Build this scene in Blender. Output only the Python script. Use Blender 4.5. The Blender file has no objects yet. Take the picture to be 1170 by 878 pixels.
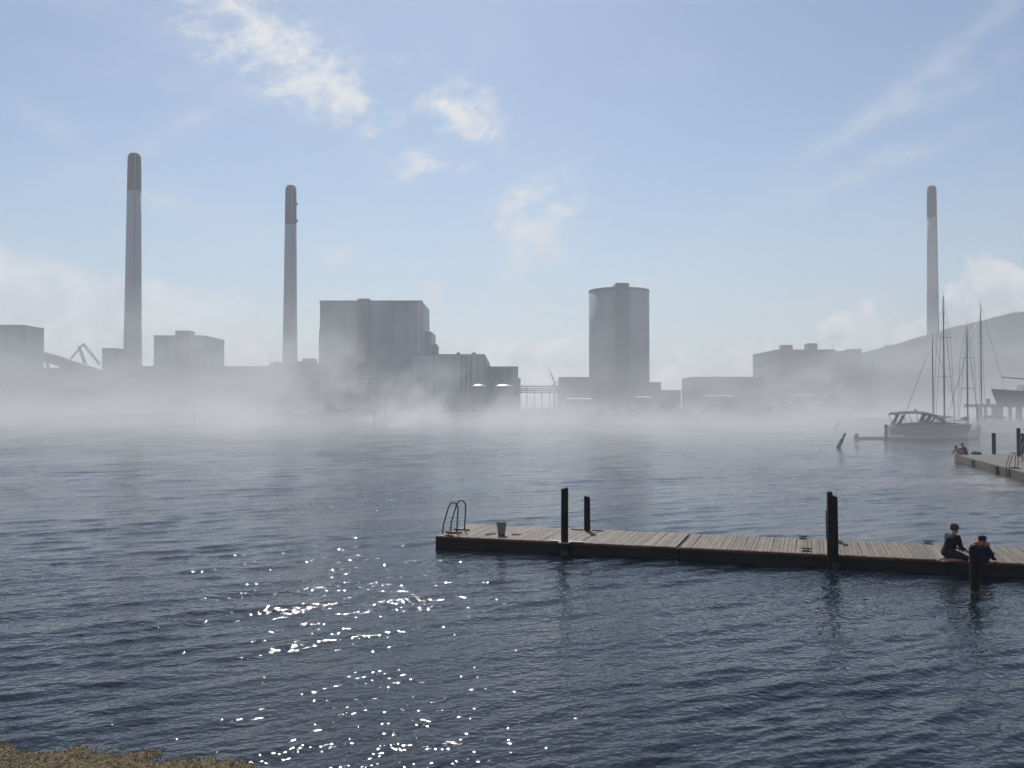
import bpy, bmesh, math, random
import numpy as np
from mathutils import Vector, Matrix, Euler

random.seed(7)
RNG = np.random.default_rng(11)
R = math.radians
S = bpy.context.scene
C = S.collection

# ------------------------------------------------------------------ camera
CAM_H = 4.0
F = 1055.0                      # focal length in photo pixels (1170 wide)
PITCH = math.atan(24.0 / F)     # the horizon lies 24 px under the middle
cam_d = bpy.data.cameras.new('camera')
cam_d.sensor_width = 36.0
cam_d.lens = 36.0 * F / 1170.0
cam_d.clip_start, cam_d.clip_end = 0.1, 6000
cam = bpy.data.objects.new('camera', cam_d)
C.objects.link(cam)
cam.location = (0, 0, CAM_H)
cam.rotation_euler = (math.pi / 2 + PITCH, 0, 0)
S.camera = cam


def P(px, py, Y):
    """Photo pixel at the distance Y (metres north of the camera) -> world point."""
    u, v = (px - 585.0) / F, (439.0 - py) / F
    c, s = math.cos(PITCH), math.sin(PITCH)
    d = (u, c - v * s, s + v * c)
    k = Y / d[1]
    return Vector((d[0] * k, Y, CAM_H + d[2] * k))


def PX(px, Y): return P(px, 463, Y).x
def PZ(px, py, Y): return P(px, py, Y).z


def AE(px, py):
    """Photo pixel -> azimuth, elevation in radians."""
    p = P(px, py, 1.0) - Vector((0, 0, CAM_H))
    return math.atan2(p.x, p.y), math.atan2(p.z, math.hypot(p.x, p.y))


# ------------------------------------------------------------------ node helpers
class E:
    """A tiny expression layer over math nodes."""
    nt = None
    def __init__(s, sock): s.k = sock
    @staticmethod
    def op(name, *a, clamp=False):
        n = E.nt.nodes.new('ShaderNodeMath'); n.operation = name; n.use_clamp = clamp
        for i, v in enumerate(a):
            if isinstance(v, E): E.nt.links.new(v.k, n.inputs[i])
            else: n.inputs[i].default_value = v
        return E(n.outputs[0])
    def __add__(s, o): return E.op('ADD', s, o)
    __radd__ = __add__
    def __mul__(s, o): return E.op('MULTIPLY', s, o)
    __rmul__ = __mul__
    def __sub__(s, o): return E.op('SUBTRACT', s, o)
    def __rsub__(s, o): return E.op('SUBTRACT', o, s)
    def __truediv__(s, o): return E.op('DIVIDE', s, o)
    def clamp(s): return E.op('ADD', s, 0.0, clamp=True)
    def exp(s): return E.op('EXPONENT', s)
    def max(s, o): return E.op('MAXIMUM', s, o)
    def pow(s, o): return E.op('POWER', s, o)


def smooth(x, a, b, lo=0.0, hi=1.0):
    n = E.nt.nodes.new('ShaderNodeMapRange'); n.interpolation_type = 'SMOOTHSTEP'
    E.nt.links.new(x.k, n.inputs[0])
    for i, v in zip((1, 2, 3, 4), (a, b, lo, hi)): n.inputs[i].default_value = v
    return E(n.outputs[0])


def xyz(x, y, z):
    n = E.nt.nodes.new('ShaderNodeCombineXYZ')
    for i, v in enumerate((x, y, z)):
        if isinstance(v, E): E.nt.links.new(v.k, n.inputs[i])
        else: n.inputs[i].default_value = v
    return n.outputs[0]


def sep(sock):
    n = E.nt.nodes.new('ShaderNodeSeparateXYZ'); E.nt.links.new(sock, n.inputs[0])
    return [E(n.outputs[i]) for i in range(3)]


def noise(vec, scale, detail=4, rough=0.55, dist=0.0, ntype='FBM'):
    n = E.nt.nodes.new('ShaderNodeTexNoise'); n.noise_dimensions = '3D'
    try: n.noise_type = ntype
    except Exception: pass
    E.nt.links.new(vec, n.inputs['Vector'])
    n.inputs['Scale'].default_value = scale
    n.inputs['Detail'].default_value = detail
    n.inputs['Roughness'].default_value = rough
    n.inputs['Distortion'].default_value = dist
    return E(n.outputs[0])


def mixcol(fac, a, b):
    n = E.nt.nodes.new('ShaderNodeMix'); n.data_type = 'RGBA'
    if isinstance(fac, E): E.nt.links.new(fac.k, n.inputs[0])
    else: n.inputs[0].default_value = fac
    for s, v in ((n.inputs[6], a), (n.inputs[7], b)):
        if isinstance(v, tuple): s.default_value = (*v, 1)
        else: E.nt.links.new(v, s)
    return n.outputs[2]


# ------------------------------------------------------------------ sun and sky
SUN_EL, SUN_AZ = R(42), R(-6)            # in front of the camera, high, a little left
sun_d = bpy.data.lights.new('sun', 'SUN')
sun_d.energy = 3.2
sun_d.angle = R(0.5)
sun_d.color = (1.0, 0.955, 0.89)
sun = bpy.data.objects.new('sun', sun_d)
C.objects.link(sun)
sd = Vector((math.sin(SUN_AZ) * math.cos(SUN_EL), math.cos(SUN_AZ) * math.cos(SUN_EL), math.sin(SUN_EL)))
sun.rotation_euler = (-sd).to_track_quat('-Z', 'Y').to_euler()

W = bpy.data.worlds.new('World'); S.world = W; W.use_nodes = True
nt = W.node_tree; nt.nodes.clear(); E.nt = nt
sky = nt.nodes.new('ShaderNodeTexSky'); sky.sky_type = 'NISHITA'; sky.sun_disc = False
sky.sun_elevation = SUN_EL
sky.sun_rotation = SUN_AZ
sky.air_density, sky.dust_density, sky.ozone_density = 1.0, 0.35, 1.2
geo = nt.nodes.new('ShaderNodeTexCoord')
dx, dy, dz = sep(geo.outputs['Generated'])
az = E.op('ARCTAN2', dx, dy)
el = E.op('ARCSINE', dz)
K = 1.0 / F                              # one photo pixel in radians, about
wv = xyz(az, el, 0.0)
warp = noise(wv, 9.0, 3, 0.6)
warp2 = noise(xyz(az + 7.3, el, 3.1), 11.0, 3, 0.6)
ua = az + (warp - 0.5) * 0.15
ue = el + (warp2 - 0.5) * 0.13
wsky = xyz(ua, ue, 0.0)
wthin = xyz(az + (warp - 0.5) * 0.035, el + (warp2 - 0.5) * 0.03, 0.0)


def blob(px, py, rx, ry, rot):
    """A soft elliptic patch of sky where cloud may form (sizes in photo pixels)."""
    a0, e0 = AE(px, py)
    mp = nt.nodes.new('ShaderNodeMapping'); mp.vector_type = 'TEXTURE'
    nt.links.new(wthin if ry < 18 else wsky, mp.inputs[0])
    mp.inputs['Location'].default_value = (a0, e0, 0)
    mp.inputs['Rotation'].default_value = (0, 0, R(rot))
    mp.inputs['Scale'].default_value = (rx * K * 2.1, ry * K * 2.1, 1)
    g = nt.nodes.new('ShaderNodeTexGradient'); g.gradient_type = 'QUADRATIC_SPHERE'
    nt.links.new(mp.outputs[0], g.inputs[0])
    return E(g.outputs['Fac'])


# broken cirrus: soft ellipses torn up by fine noise; thin streaks and a faint veil over the rest
def blobs(rows):
    tot = None
    for b in rows:
        v = blob(*b[:5])
        tot = v * b[5] if tot is None else E.op('MULTIPLY_ADD', v, b[5], tot)
    return tot
cir = blobs(((285, 30, 105, 52, -24, 1.0), (392, 108, 85, 34, -32, 1.0), (530, 126, 60, 30, -34, 1.15),
             (482, 203, 42, 20, 8, 0.75), (608, 268, 46, 72, -16, 1.0), (492, 337, 15, 18, 0, 1.4), (380, 296, 60, 20, -20, 0.55)))
streak = blobs(((1060, 82, 190, 14, 34, 0.36), (1040, 122, 110, 11, 20, 0.32), (1005, 190, 85, 10, 18, 0.55), (200, 230, 90, 16, -10, 0.45),
                (600, 218, 55, 9, 24, 0.6), (50, 135, 34, 11, -25, 0.5), (745, 330, 50, 11, -8, 0.7), (235, 130, 120, 14, 30, 0.35)))
fine = noise(xyz(az * 1.0 + el * 0.55, el * 1.9 - az * 0.6, 0.4), 24.0, 6, 0.72)
det = smooth(fine, 0.34, 0.64)
veil = noise(xyz(az * 0.8 + el, el * 2.6 - az * 0.35, 1.7), 3.2, 3, 0.6)
back = smooth(veil, 0.50, 0.78, 0.0, 0.24)
torn = smooth(cir * 1.35 + (fine - 0.5) * 3.6, 0.22, 1.75) * smooth(cir, 0.0, 0.30)
cirrus = (torn * 0.95 + cir * 0.16 + (streak + back) * (det * 0.75 + 0.25)).clamp()
# low cumulus and stratus banks along the horizon, all the way round
puff = noise(xyz(az, el * 1.25, 5.0), 21.0, 5, 0.58)
big = noise(xyz(az, el * 0.6, 2.0), 3.0, 0, 0.5)
e_r = AE(1130, 300)[1]; a_r = AE(1130, 300)[0]
x1 = (az - a_r) / (50 * K)
mound1 = (0.0 - x1 * x1).exp() * (84 * K)
x2 = (az - AE(985, 350)[0]) / (48 * K)
mound2 = (0.0 - x2 * x2).exp() * (36 * K)
x3 = (az - AE(105, 380)[0]) / (40 * K)
mound3 = (0.0 - x3 * x3).exp() * (8 * K)
top = mound1 + mound2 + mound3 + (70 * K) + (big - 0.5) * (60 * K) + (puff - 0.5) * (105 * K)
cum = smooth(el - top, 4 * K, -7 * K)
left_top = (160 * K) - (az - AE(0, 305)[0]) * 0.17 + (puff - 0.5) * (26 * K)
strat = smooth(el - left_top, 3 * K, -9 * K) * smooth(az, AE(330, 300)[0], AE(180, 300)[0])
haze_low = (0.0 - el.max(0.0) / (95 * K)).exp()
low = (cum * 0.85).max(strat * 0.55)
bg = nt.nodes.new('ShaderNodeBackground'); bg.inputs[1].default_value = 0.088
CLOUD = (9.0, 9.2, 9.5)
tint = nt.nodes.new('ShaderNodeMix'); tint.data_type = 'RGBA'; tint.blend_type = 'MULTIPLY'; tint.inputs[0].default_value = 1.0
nt.links.new(sky.outputs[0], tint.inputs[6]); tint.inputs[7].default_value = (0.96, 1.01, 1.035, 1)
veiled = mixcol(haze_low * 0.72, tint.outputs[2], (7.9, 8.6, 8.9))
c1 = mixcol(cirrus, veiled, CLOUD)
shade = smooth(puff, 0.36, 0.62)
c2 = mixcol(low, c1, mixcol(shade, (7.9, 8.2, 8.6), (11.6, 11.6, 11.6)))
nt.links.new(c2, bg.inputs[0])
W.cycles.sampling_method = 'MANUAL'; W.cycles.sample_map_resolution = 512
wo = nt.nodes.new('ShaderNodeOutputWorld'); nt.links.new(bg.outputs[0], wo.inputs[0])

# ------------------------------------------------------------------ exposure and render settings
S.view_settings.view_transform = 'Standard'
S.view_settings.look = 'None'
S.view_settings.exposure = 0.0
S.view_settings.gamma = 1.0
S.view_settings.use_curve_mapping = False
S.render.engine = 'CYCLES'
cy = S.cycles
cy.use_denoising = True
try: cy.denoiser = 'OPENIMAGEDENOISE'
except Exception: pass
cy.max_bounces = 6; cy.diffuse_bounces = 2; cy.glossy_bounces = 3
cy.transmission_bounces = 4; cy.transparent_max_bounces = 12; cy.volume_bounces = 1
cy.sample_clamp_indirect = 6.0
cy.volume_max_steps = 256
cy.use_adaptive_sampling = True; cy.adaptive_threshold = 0.03; cy.adaptive_min_samples = 16


# ------------------------------------------------------------------ materials
MATS = {}
def mat(name, col, rough=0.7, var=0.18, scale=1.2, metal=0.0, bump=0.0, bscale=None, col2=None, spec=0.5, stretch=(1, 1, 1)):
    """Plain procedural surface: two-octave colour variation with optional relief."""
    m = bpy.data.materials.new(name); m.use_nodes = True
    E.nt = m.node_tree; nt = E.nt
    b = nt.nodes['Principled BSDF']
    tc = nt.nodes.new('ShaderNodeTexCoord')
    mp = nt.nodes.new('ShaderNodeMapping'); mp.inputs['Scale'].default_value = stretch
    nt.links.new(tc.outputs['Object'], mp.inputs[0])
    inf = nt.nodes.new('ShaderNodeObjectInfo')
    n1 = noise(mp.outputs[0], scale, 6, 0.6)
    fac = smooth(n1, 0.3, 0.7)
    c2 = col2 or tuple(min(1, c * (1 - 1.6 * var)) for c in col)
    colr = mixcol(fac, c2, col)
    hsv = nt.nodes.new('ShaderNodeHueSaturation')
    nt.links.new(colr, hsv.inputs['Color'])
    val = E(inf.outputs['Random']) * (var * 1.2) + (1 - var * 0.6)
    nt.links.new(val.k, hsv.inputs['Value'])
    nt.links.new(hsv.outputs[0], b.inputs['Base Color'])
    b.inputs['Roughness'].default_value = rough
    b.inputs['Metallic'].default_value = metal
    b.inputs['Specular IOR Level'].default_value = spec
    if bump:
        bp = nt.nodes.new('ShaderNodeBump'); bp.inputs['Strength'].default_value = 1.0
        bp.inputs['Distance'].default_value = bump
        nb = noise(mp.outputs[0], bscale or scale * 6, 5, 0.65)
        nt.links.new(nb.k, bp.inputs['Height']); nt.links.new(bp.outputs[0], b.inputs['Normal'])
    MATS[name] = m
    return m


# ------------------------------------------------------------------ mesh helpers
class MB:
    def __init__(s): s.v, s.f, s.sm = [], [], []
    def add(s, vs, fs, smooth=False):
        o = len(s.v); s.v += [tuple(v) for v in vs]
        s.f += [tuple(i + o for i in f) for f in fs]; s.sm += [smooth] * len(fs); return s
    def box(s, x0, x1, y0, y1, z0, z1):
        v = [(x, y, z) for z in (z0, z1) for y in (y0, y1) for x in (x0, x1)]
        return s.add(v, [(0, 2, 3, 1), (4, 5, 7, 6), (0, 1, 5, 4), (2, 6, 7, 3), (0, 4, 6, 2), (1, 3, 7, 5)])
    def obox(s, c, half, ax, ay=None):
        """Box about c, half sizes, first axis ax (unit), z up or ay."""
        ax = Vector(ax).normalized(); az_ = Vector((0, 0, 1)) if ay is None else ax.cross(Vector(ay)).normalized()
        ay = az_.cross(ax).normalized(); az_ = ax.cross(ay)
        c = Vector(c)
        v = [c + ax * (i * half[0]) + ay * (j * half[1]) + az_ * (k * half[2]) for k in (-1, 1) for j in (-1, 1) for i in (-1, 1)]
        return s.add(v, [(0, 2, 3, 1), (4, 5, 7, 6), (0, 1, 5, 4), (2, 6, 7, 3), (0, 4, 6, 2), (1, 3, 7, 5)])
    def prism(s, poly, y0, y1):
        """Polygon in x,z pulled from y0 to y1."""
        n = len(poly)
        v = [(x, y0, z) for x, z in poly] + [(x, y1, z) for x, z in poly]
        return s.add(v, [tuple(range(n)), tuple(range(2 * n - 1, n - 1, -1))] + [(i, i + n, (i + 1) % n + n, (i + 1) % n) for i in range(n)])
    def lathe(s, c, prof, n=24, smooth=True, rmod=None):
        c = Vector(c); m = len(prof); v = []
        for r, z in prof:
            for i in range(n):
                a = 2 * math.pi * i / n; rr = r * (rmod(i) if rmod else 1)
                v.append(c + Vector((rr * math.cos(a), rr * math.sin(a), z)))
        f = [(j * n + i, j * n + (i + 1) % n, (j + 1) * n + (i + 1) % n, (j + 1) * n + i) for j in range(m - 1) for i in range(n)]
        s.add(v, f, smooth)
        o = len(s.v) - len(v)
        s.f += [tuple(o + i for i in range(n - 1, -1, -1)), tuple(o + (m - 1) * n + i for i in range(n))]; s.sm += [False, False]
        return s
    def tube(s, pts, r, n=8, cap=True, smooth=True):
        pts = [Vector(p) for p in pts]; rs = r if isinstance(r, (list, tuple)) else [r] * len(pts)
        v = []; ref = None
        for i, p in enumerate(pts):
            t = (pts[min(i + 1, len(pts) - 1)] - pts[max(i - 1, 0)]).normalized()
            if ref is None: ref = Vector((0, 0, 1)) if abs(t.z) < 0.9 else Vector((1, 0, 0))
            u = (ref - t * ref.dot(t)).normalized(); ref = u; w = t.cross(u)
            for k in range(n):
                a = 2 * math.pi * k / n
                v.append(p + (u * math.cos(a) + w * math.sin(a)) * rs[i])
        m = len(pts)
        f = [(j * n + i, j * n + (i + 1) % n, (j + 1) * n + (i + 1) % n, (j + 1) * n + i) for j in range(m - 1) for i in range(n)]
        o = len(s.v); s.add(v, f, smooth)
        if cap:
            s.f += [tuple(o + i for i in range(n - 1, -1, -1)), tuple(o + (m - 1) * n + i for i in range(n))]; s.sm += [False, False]
        return s
    def loft(s, rings, smooth=True, caps=True):
        n = len(rings[0]); v = [p for r in rings for p in r]
        f = [(j * n + i, j * n + (i + 1) % n, (j + 1) * n + (i + 1) % n, (j + 1) * n + i) for j in range(len(rings) - 1) for i in range(n)]
        o = len(s.v); s.add(v, f, smooth)
        if caps:
            s.f += [tuple(o + i for i in range(n - 1, -1, -1)), tuple(o + (len(rings) - 1) * n + i for i in range(n))]; s.sm += [False, False]
        return s
    def mesh(s, name, m=None):
        me = bpy.data.meshes.new(name)
        me.from_pydata([tuple(v) for v in s.v], [], s.f)
        me.polygons.foreach_set('use_smooth', s.sm)
        bm = bmesh.new(); bm.from_mesh(me); bmesh.ops.recalc_face_normals(bm, faces=bm.faces); bm.to_mesh(me); bm.free()
        if m: me.materials.append(MATS[m])
        me.update(); return me
    def build(s, name, m=None, parent=None, bevel=0.0):
        """Vertices are in world space; a parented mesh is moved into its parent's space."""
        me = s.mesh(name, m)
        o = bpy.data.objects.new(name, me); C.objects.link(o)
        if parent is not None:
            me.transform(world(parent).inverted()); o.parent = parent
        if bevel:
            b = o.modifiers.new('edge', 'BEVEL'); b.width = bevel; b.segments = 2; b.limit_method = 'ANGLE'
        return o


def world(o):
    m = Matrix.LocRotScale(o.location, o.rotation_euler, o.scale)
    return world(o.parent) @ m if o.parent else m


def tag(o, label=None, cat=None, group=None, kind=None):
    for k, v in (('label', label), ('category', cat), ('group', group), ('kind', kind)):
        if v: o[k] = v
    return o


def thing(name, loc, label, cat, group=None, rz=0.0):
    o = bpy.data.objects.new(name, None); C.objects.link(o)
    o.location = loc; o.rotation_euler = (0, 0, rz); o.empty_display_size = 0.3
    return tag(o, label, cat, group)


def copy_tree(o, parent=None):
    c = o.copy(); C.objects.link(c); c.parent = parent
    for ch in list(o.children): copy_tree(ch, c)
    return c

# ------------------------------------------------------------------ water
def make_water():
    nu, umax = 640, 1.0
    ys = [5.0]
    while ys[-1] < 345: ys.append(ys[-1] + max(0.022, ys[-1] * 0.0046))
    ys = np.array(ys); nr = len(ys)
    # columns bunched towards the view, opening out to both sides
    t = np.linspace(-1, 1, nu); us = umax * (0.62 * t + 0.38 * t ** 5)
    X = np.outer(ys, us); Y = np.repeat(ys[:, None], nu, 1)
    du = np.gradient(us)
    gx = ys[:, None] * du[None, :]; gy = np.gradient(ys)[:, None] + 0 * gx
    res = np.maximum(gx * 0.8, gy)
    rng = np.random.default_rng(5)
    H = np.zeros_like(X); DX = np.zeros_like(X); DY = np.zeros_like(X)
    main = math.atan2(0.916, -0.40)
    patch = np.zeros_like(X)
    for lam, dr in ((9, 0.3), (14, 1.2), (23, -0.5), (37, 0.9)):
        k = 2 * math.pi / lam; a = main + dr
        patch += np.sin(k * (math.cos(a) * X + math.sin(a) * Y) + rng.uniform(0, 6.28) + 1.5 * np.sin(0.11 * X + rng.uniform(0, 6)))
    patch = 1.0 + 0.16 * patch
    for i in range(64):
        lam = 0.24 * (3.2 / 0.24) ** ((i / 63.0) ** 1.25)
        spread = 0.13 + 0.33 * rng.random() ** 2
        a = main + rng.normal() * spread
        k = 2 * math.pi / lam
        amp = 0.0038 * lam ** 0.60 * rng.uniform(0.6, 1.35) * (1.35 if 0.5 < lam < 1.3 else 1.0)
        fade = np.clip(lam / (3.0 * res) - 0.6, 0, 1)
        ph = k * (math.cos(a) * X + math.sin(a) * Y) + rng.uniform(0, 6.28)
        # slow bending so that the crests are short and uneven
        ph += 0.9 * np.sin(X * 0.5 / lam * 0.6 + Y * 0.21 + rng.uniform(0, 6.28)) + 0.7 * np.sin(Y * 0.33 / lam ** 0.5 - X * 0.17 + rng.uniform(0, 6.28))
        env = 0.65 + 0.5 * np.sin(X * 0.37 / lam ** 0.6 + rng.uniform(0, 6.28)) * np.sin(Y * 0.29 / lam ** 0.6 + rng.uniform(0, 6.28))
        A = amp * fade * patch * env
        H += A * np.sin(ph)
        DX += A * 0.75 * math.cos(a) * np.cos(ph); DY += A * 0.75 * math.sin(a) * np.cos(ph)
    v = np.stack([X + DX, Y + DY, H], -1).reshape(-1, 3)
    idx = np.arange(nr * nu).reshape(nr, nu)
    q = np.stack([idx[:-1, :-1], idx[:-1, 1:], idx[1:, 1:], idx[1:, :-1]], -1).reshape(-1, 4)
    far = np.array([(-1500, -1500, -0.12), (1500, -1500, -0.12), (1500, 1500, -0.12), (-1500, 1500, -0.12)])
    n0 = len(v); v = np.concatenate([v, far]); q = np.concatenate([q, [[n0, n0 + 1, n0 + 2, n0 + 3]]])
    me = bpy.data.meshes.new('water')
    me.vertices.add(len(v)); me.vertices.foreach_set('co', v.astype(np.float32).ravel())
    me.loops.add(q.size); me.loops.foreach_set('vertex_index', q.astype(np.int32).ravel())
    me.polygons.add(len(q))
    me.polygons.foreach_set('loop_start', np.arange(0, q.size, 4, dtype=np.int32))
    me.polygons.foreach_set('use_smooth', np.ones(len(q), dtype=bool))
    me.update(calc_edges=True); me.validate()
    m = bpy.data.materials.new('water'); m.use_nodes = True
    E.nt = m.node_tree; nt = E.nt; b = nt.nodes['Principled BSDF']
    tc = nt.nodes.new('ShaderNodeTexCoord'); ob = tc.outputs['Object']
    x, y, z = sep(ob)
    # sandy shallows by the second pontoon
    sx, sy = (x - 25.5) / 6.0, (y - 48.0) / 9.0
    sand = (0.0 - (sx * sx + sy * sy)).exp() * smooth(noise(ob, 0.22, 4, 0.6), 0.38, 0.62)
    col = mixcol(sand * 0.9, (0.016, 0.022, 0.031), (0.36, 0.31, 0.24))
    nt.links.new(col, b.inputs['Base Color'])
    b.inputs['Roughness'].default_value = 0.042
    b.inputs['IOR'].default_value = 1.33
    # small ripples along the wind; broader ones take over with distance, where the sheet is too coarse
    c, s_ = math.cos(R(23.6)), math.sin(R(23.6))
    along, across = x * c + y * s_, y * c - x * s_
    rv = xyz(along * 0.75, across * 1.15, z)
    n1 = noise(rv, 3.8, 2, 0.5, 0.3)
    n3 = noise(xyz(along * 0.9, across * 1.1, z), 10.0, 1, 0.5)
    n2 = noise(rv, 1.3, 3, 0.6, 0.5)
    farw = smooth(y, 25, 110)
    gust = smooth(noise(xyz(along * 0.5, across, z), 0.075, 2, 0.55), 0.34, 0.66, 0.62, 1.30)
    h = (n1 * 0.031 + n3 * 0.0172) * gust + n2 * (farw * 0.09)
    bp = nt.nodes.new('ShaderNodeBump'); bp.inputs['Strength'].default_value = 1.0; bp.inputs['Distance'].default_value = 1.0
    nt.links.new(h.k, bp.inputs['Height']); nt.links.new(bp.outputs[0], b.inputs['Normal'])
    me.materials.append(m)
    o = bpy.data.objects.new('water', me); C.objects.link(o)
    return tag(o, 'dark rippled harbour water with scattered sun glints', kind='structure')
make_water()


# ------------------------------------------------------------------ air: even haze round everything, mist lying on the water
def volume_box(name, x0, x1, y0, y1, z0, z1):
    o = MB().box(x0, x1, y0, y1, z0, z1).build(name)
    m = bpy.data.materials.new(name); m.use_nodes = True
    E.nt = m.node_tree; E.nt.nodes.clear()
    out = E.nt.nodes.new('ShaderNodeOutputMaterial')
    pv = E.nt.nodes.new('ShaderNodeVolumePrincipled')
    E.nt.links.new(pv.outputs[0], out.inputs['Volume'])
    o.data.materials.append(m)
    return o, m, pv


HAZE_D = 0.00052
haze, hm, pv = volume_box('haze', -1560, 1560, -1560, 1560, -3.0, 175.0)
pv.inputs['Color'].default_value = (0.80, 0.83, 0.90, 1)
pv.inputs['Density'].default_value = HAZE_D
pv.inputs['Anisotropy'].default_value = 0.25
tag(haze, 'thin pale haze over the whole harbour', kind='stuff')

MX0, MX1, MY0, MY1, MZ = -300, 300, 36, 420, 46
mist, mm, pv = volume_box('mist', MX0, MX1, MY0, MY1, 0.22, MZ)
tc = E.nt.nodes.new('ShaderNodeTexCoord'); ob = tc.outputs['Object']
x, y, z = sep(ob)
wis = noise(xyz(x * 1.0 + 55 - z * 0.55 + y * 0.10, y * 0.13, z * 1.1), 0.041, 3, 0.72)
clump = noise(xyz(x + 55 + y * 0.1, y * 0.3, z * 0.6), 0.012, 0, 0.5)
fine_w = smooth(wis, 0.42, 0.62)
left = smooth(x, 40, -150)
right = smooth(x, 40, 110)
front = smooth(y + (clump - 0.5) * 50 - left * 34 + right * 6, 30, 124)
edge_f = smooth(y, MY0, MY0 + 14) * smooth(y, MY1, MY1 - 40) * smooth(z, MZ, MZ - 16)
thin = (0.0 - z / 2.6).exp() * (0.42 + fine_w * 1.15) * 0.0228 * smooth(y, 315, 200, 0.22, 1.0)
tall = (0.0 - z / (left * 12.0 + right * 8.0 + 14.0)).exp() * (fine_w * fine_w * 1.0 + 0.12) * (clump * 1.3 - 0.15 + left * 0.55 + right * 1.45).max(0.10) * 0.0100
dens = (thin + tall) * front * edge_f
E.nt.links.new(dens.max(0.0).k, pv.inputs['Density'])
pv.inputs['Color'].default_value = (0.97, 0.97, 0.975, 1)
pv.inputs['Anisotropy'].default_value = 0.4
mm.cycles.volume_sampling = 'DISTANCE'; mm.cycles.volume_step_rate = 0.34
hm.cycles.volume_sampling = 'DISTANCE'
tag(mist, 'low white mist drifting over the water before the far shore', kind='stuff')

# ------------------------------------------------------------------ materials used below
mat('concrete', (0.38, 0.38, 0.37), 0.85, 0.16, 0.08, stretch=(1, 1, 0.25))
mat('concrete_dark', (0.018, 0.018, 0.022), 0.85, 0.10, 0.15, stretch=(1, 1, 0.25))
mat('cladding', (0.27, 0.28, 0.30), 0.6, 0.20, 0.16, stretch=(1, 1, 0.14))
mat('cladding_pale', (0.40, 0.41, 0.43), 0.6, 0.20, 0.16, stretch=(1, 1, 0.14))
mat('cladding_dark', (0.13, 0.135, 0.15), 0.6, 0.20, 0.16, stretch=(1, 1, 0.14))
mat('brown_brick', (0.17, 0.13, 0.11), 0.85, 0.12, 0.2)
mat('dark_roofing', (0.09, 0.09, 0.095), 1.0, 0.12, 0.2, spec=0.1)
mat('roofing', (0.20, 0.20, 0.21), 0.8, 0.12, 0.2)
mat('white_roof', (0.60, 0.60, 0.58), 0.5, 0.06, 0.3)
mat('slot', (0.04, 0.042, 0.05), 0.5, 0.1, 0.5)
mat('tank_steel', (0.50, 0.50, 0.50), 0.45, 0.06, 0.6, metal=0.6)
mat('pipe', (0.22, 0.22, 0.23), 0.5, 0.12, 0.6, metal=0.3)
mat('far_ground', (0.13, 0.13, 0.11), 0.95, 0.25, 0.05)
mat('coping', (0.62, 0.60, 0.56), 0.8, 0.08, 0.4)
mat('rubble_wall', (0.10, 0.10, 0.095), 0.95, 0.3, 0.5, bump=0.2)
mat('hill_soil', (0.135, 0.13, 0.115), 0.95, 0.15, 0.03, col2=(0.085, 0.085, 0.07), bump=0.4, bscale=0.4)
mat('scrub', (0.085, 0.09, 0.045), 0.9, 0.35, 0.15, col2=(0.045, 0.055, 0.025))
mat('bark', (0.07, 0.055, 0.045), 0.95, 0.2, 3.0)


# ------------------------------------------------------------------ ground beyond the water
SHORE = 305.0
g = MB()
g.box(-1500, 1500, SHORE + 1.6, 1500, -1.6, 0.85)
tag(g.build('ground', 'far_ground'), 'flat industrial ground behind the far quay', kind='structure')
tag(MB().prism([(-1500, -1.6), (-1500, 0.93), (105, 0.93), (105, -1.6)], SHORE, SHORE + 1.6).build('embankment', 'rubble_wall'), 'dark embankment along the far waterline', kind='structure')
cop = MB()
for a, b in ((-95, -32), (-28.5, 16), (20, 62), (66, 104)):
    cop.box(a, b, SHORE - 0.12, SHORE + 1.1, 0.934, 1.22)
tag(cop.build('kerb', 'coping'), 'pale stone edge of the far quay', kind='structure')


HR = 372.0                                # distance of the mound's ridge
def hill_z(x, y):
    prof = [(944, 462), (952, 438), (962, 414), (985, 405), (1012, 398), (1040, 390), (1090, 375), (1130, 365.5), (1170, 357), (1230, 347), (1400, 330), (1800, 320)]
    px = [PX(a, HR) for a, _ in prof]; pz = [PZ(a, b, HR) for a, b in prof]
    r = np.interp(x - (y - HR) * 0.36, px, pz)
    fr = np.clip((y - 308) / (HR - 308), 0, 1); fr = fr ** 1.5
    bk = np.clip((470 - y) / 70, 0, 1)
    return np.maximum(r, 0) * fr * bk


def make_hill():
    xs = np.linspace(PX(944, HR) - 26, 520, 260); ys = np.linspace(306, 472, 110)
    X, Y = np.meshgrid(xs, ys)
    Z = hill_z(X, Y)
    rng = np.random.default_rng(3)
    n = np.zeros_like(Z)
    for lam, am in ((60, 0.8), (31, 0.5), (17, 0.35), (9, 0.22), (6, 0.16)):
        for _ in range(3):
            a = rng.uniform(0, 6.28); k = 2 * math.pi / lam
            n += am / 1.7 * np.sin(k * (math.cos(a) * X + math.sin(a) * Y) + rng.uniform(0, 6.28))
    Z = Z + n * np.clip(Z / 8, 0, 1) * 0.4 + 0.5
    nx = len(xs)
    f = [(j * nx + i, j * nx + i + 1, (j + 1) * nx + i + 1, (j + 1) * nx + i) for j in range(len(ys) - 1) for i in range(nx - 1)]
    m = MB().add(np.stack([X, Y, Z], -1).reshape(-1, 3).tolist(), f, True)
    return tag(m.build('hill', 'hill_soil'), 'long rising scrub-covered mound behind the moored boats', kind='structure')
make_hill()


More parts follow.
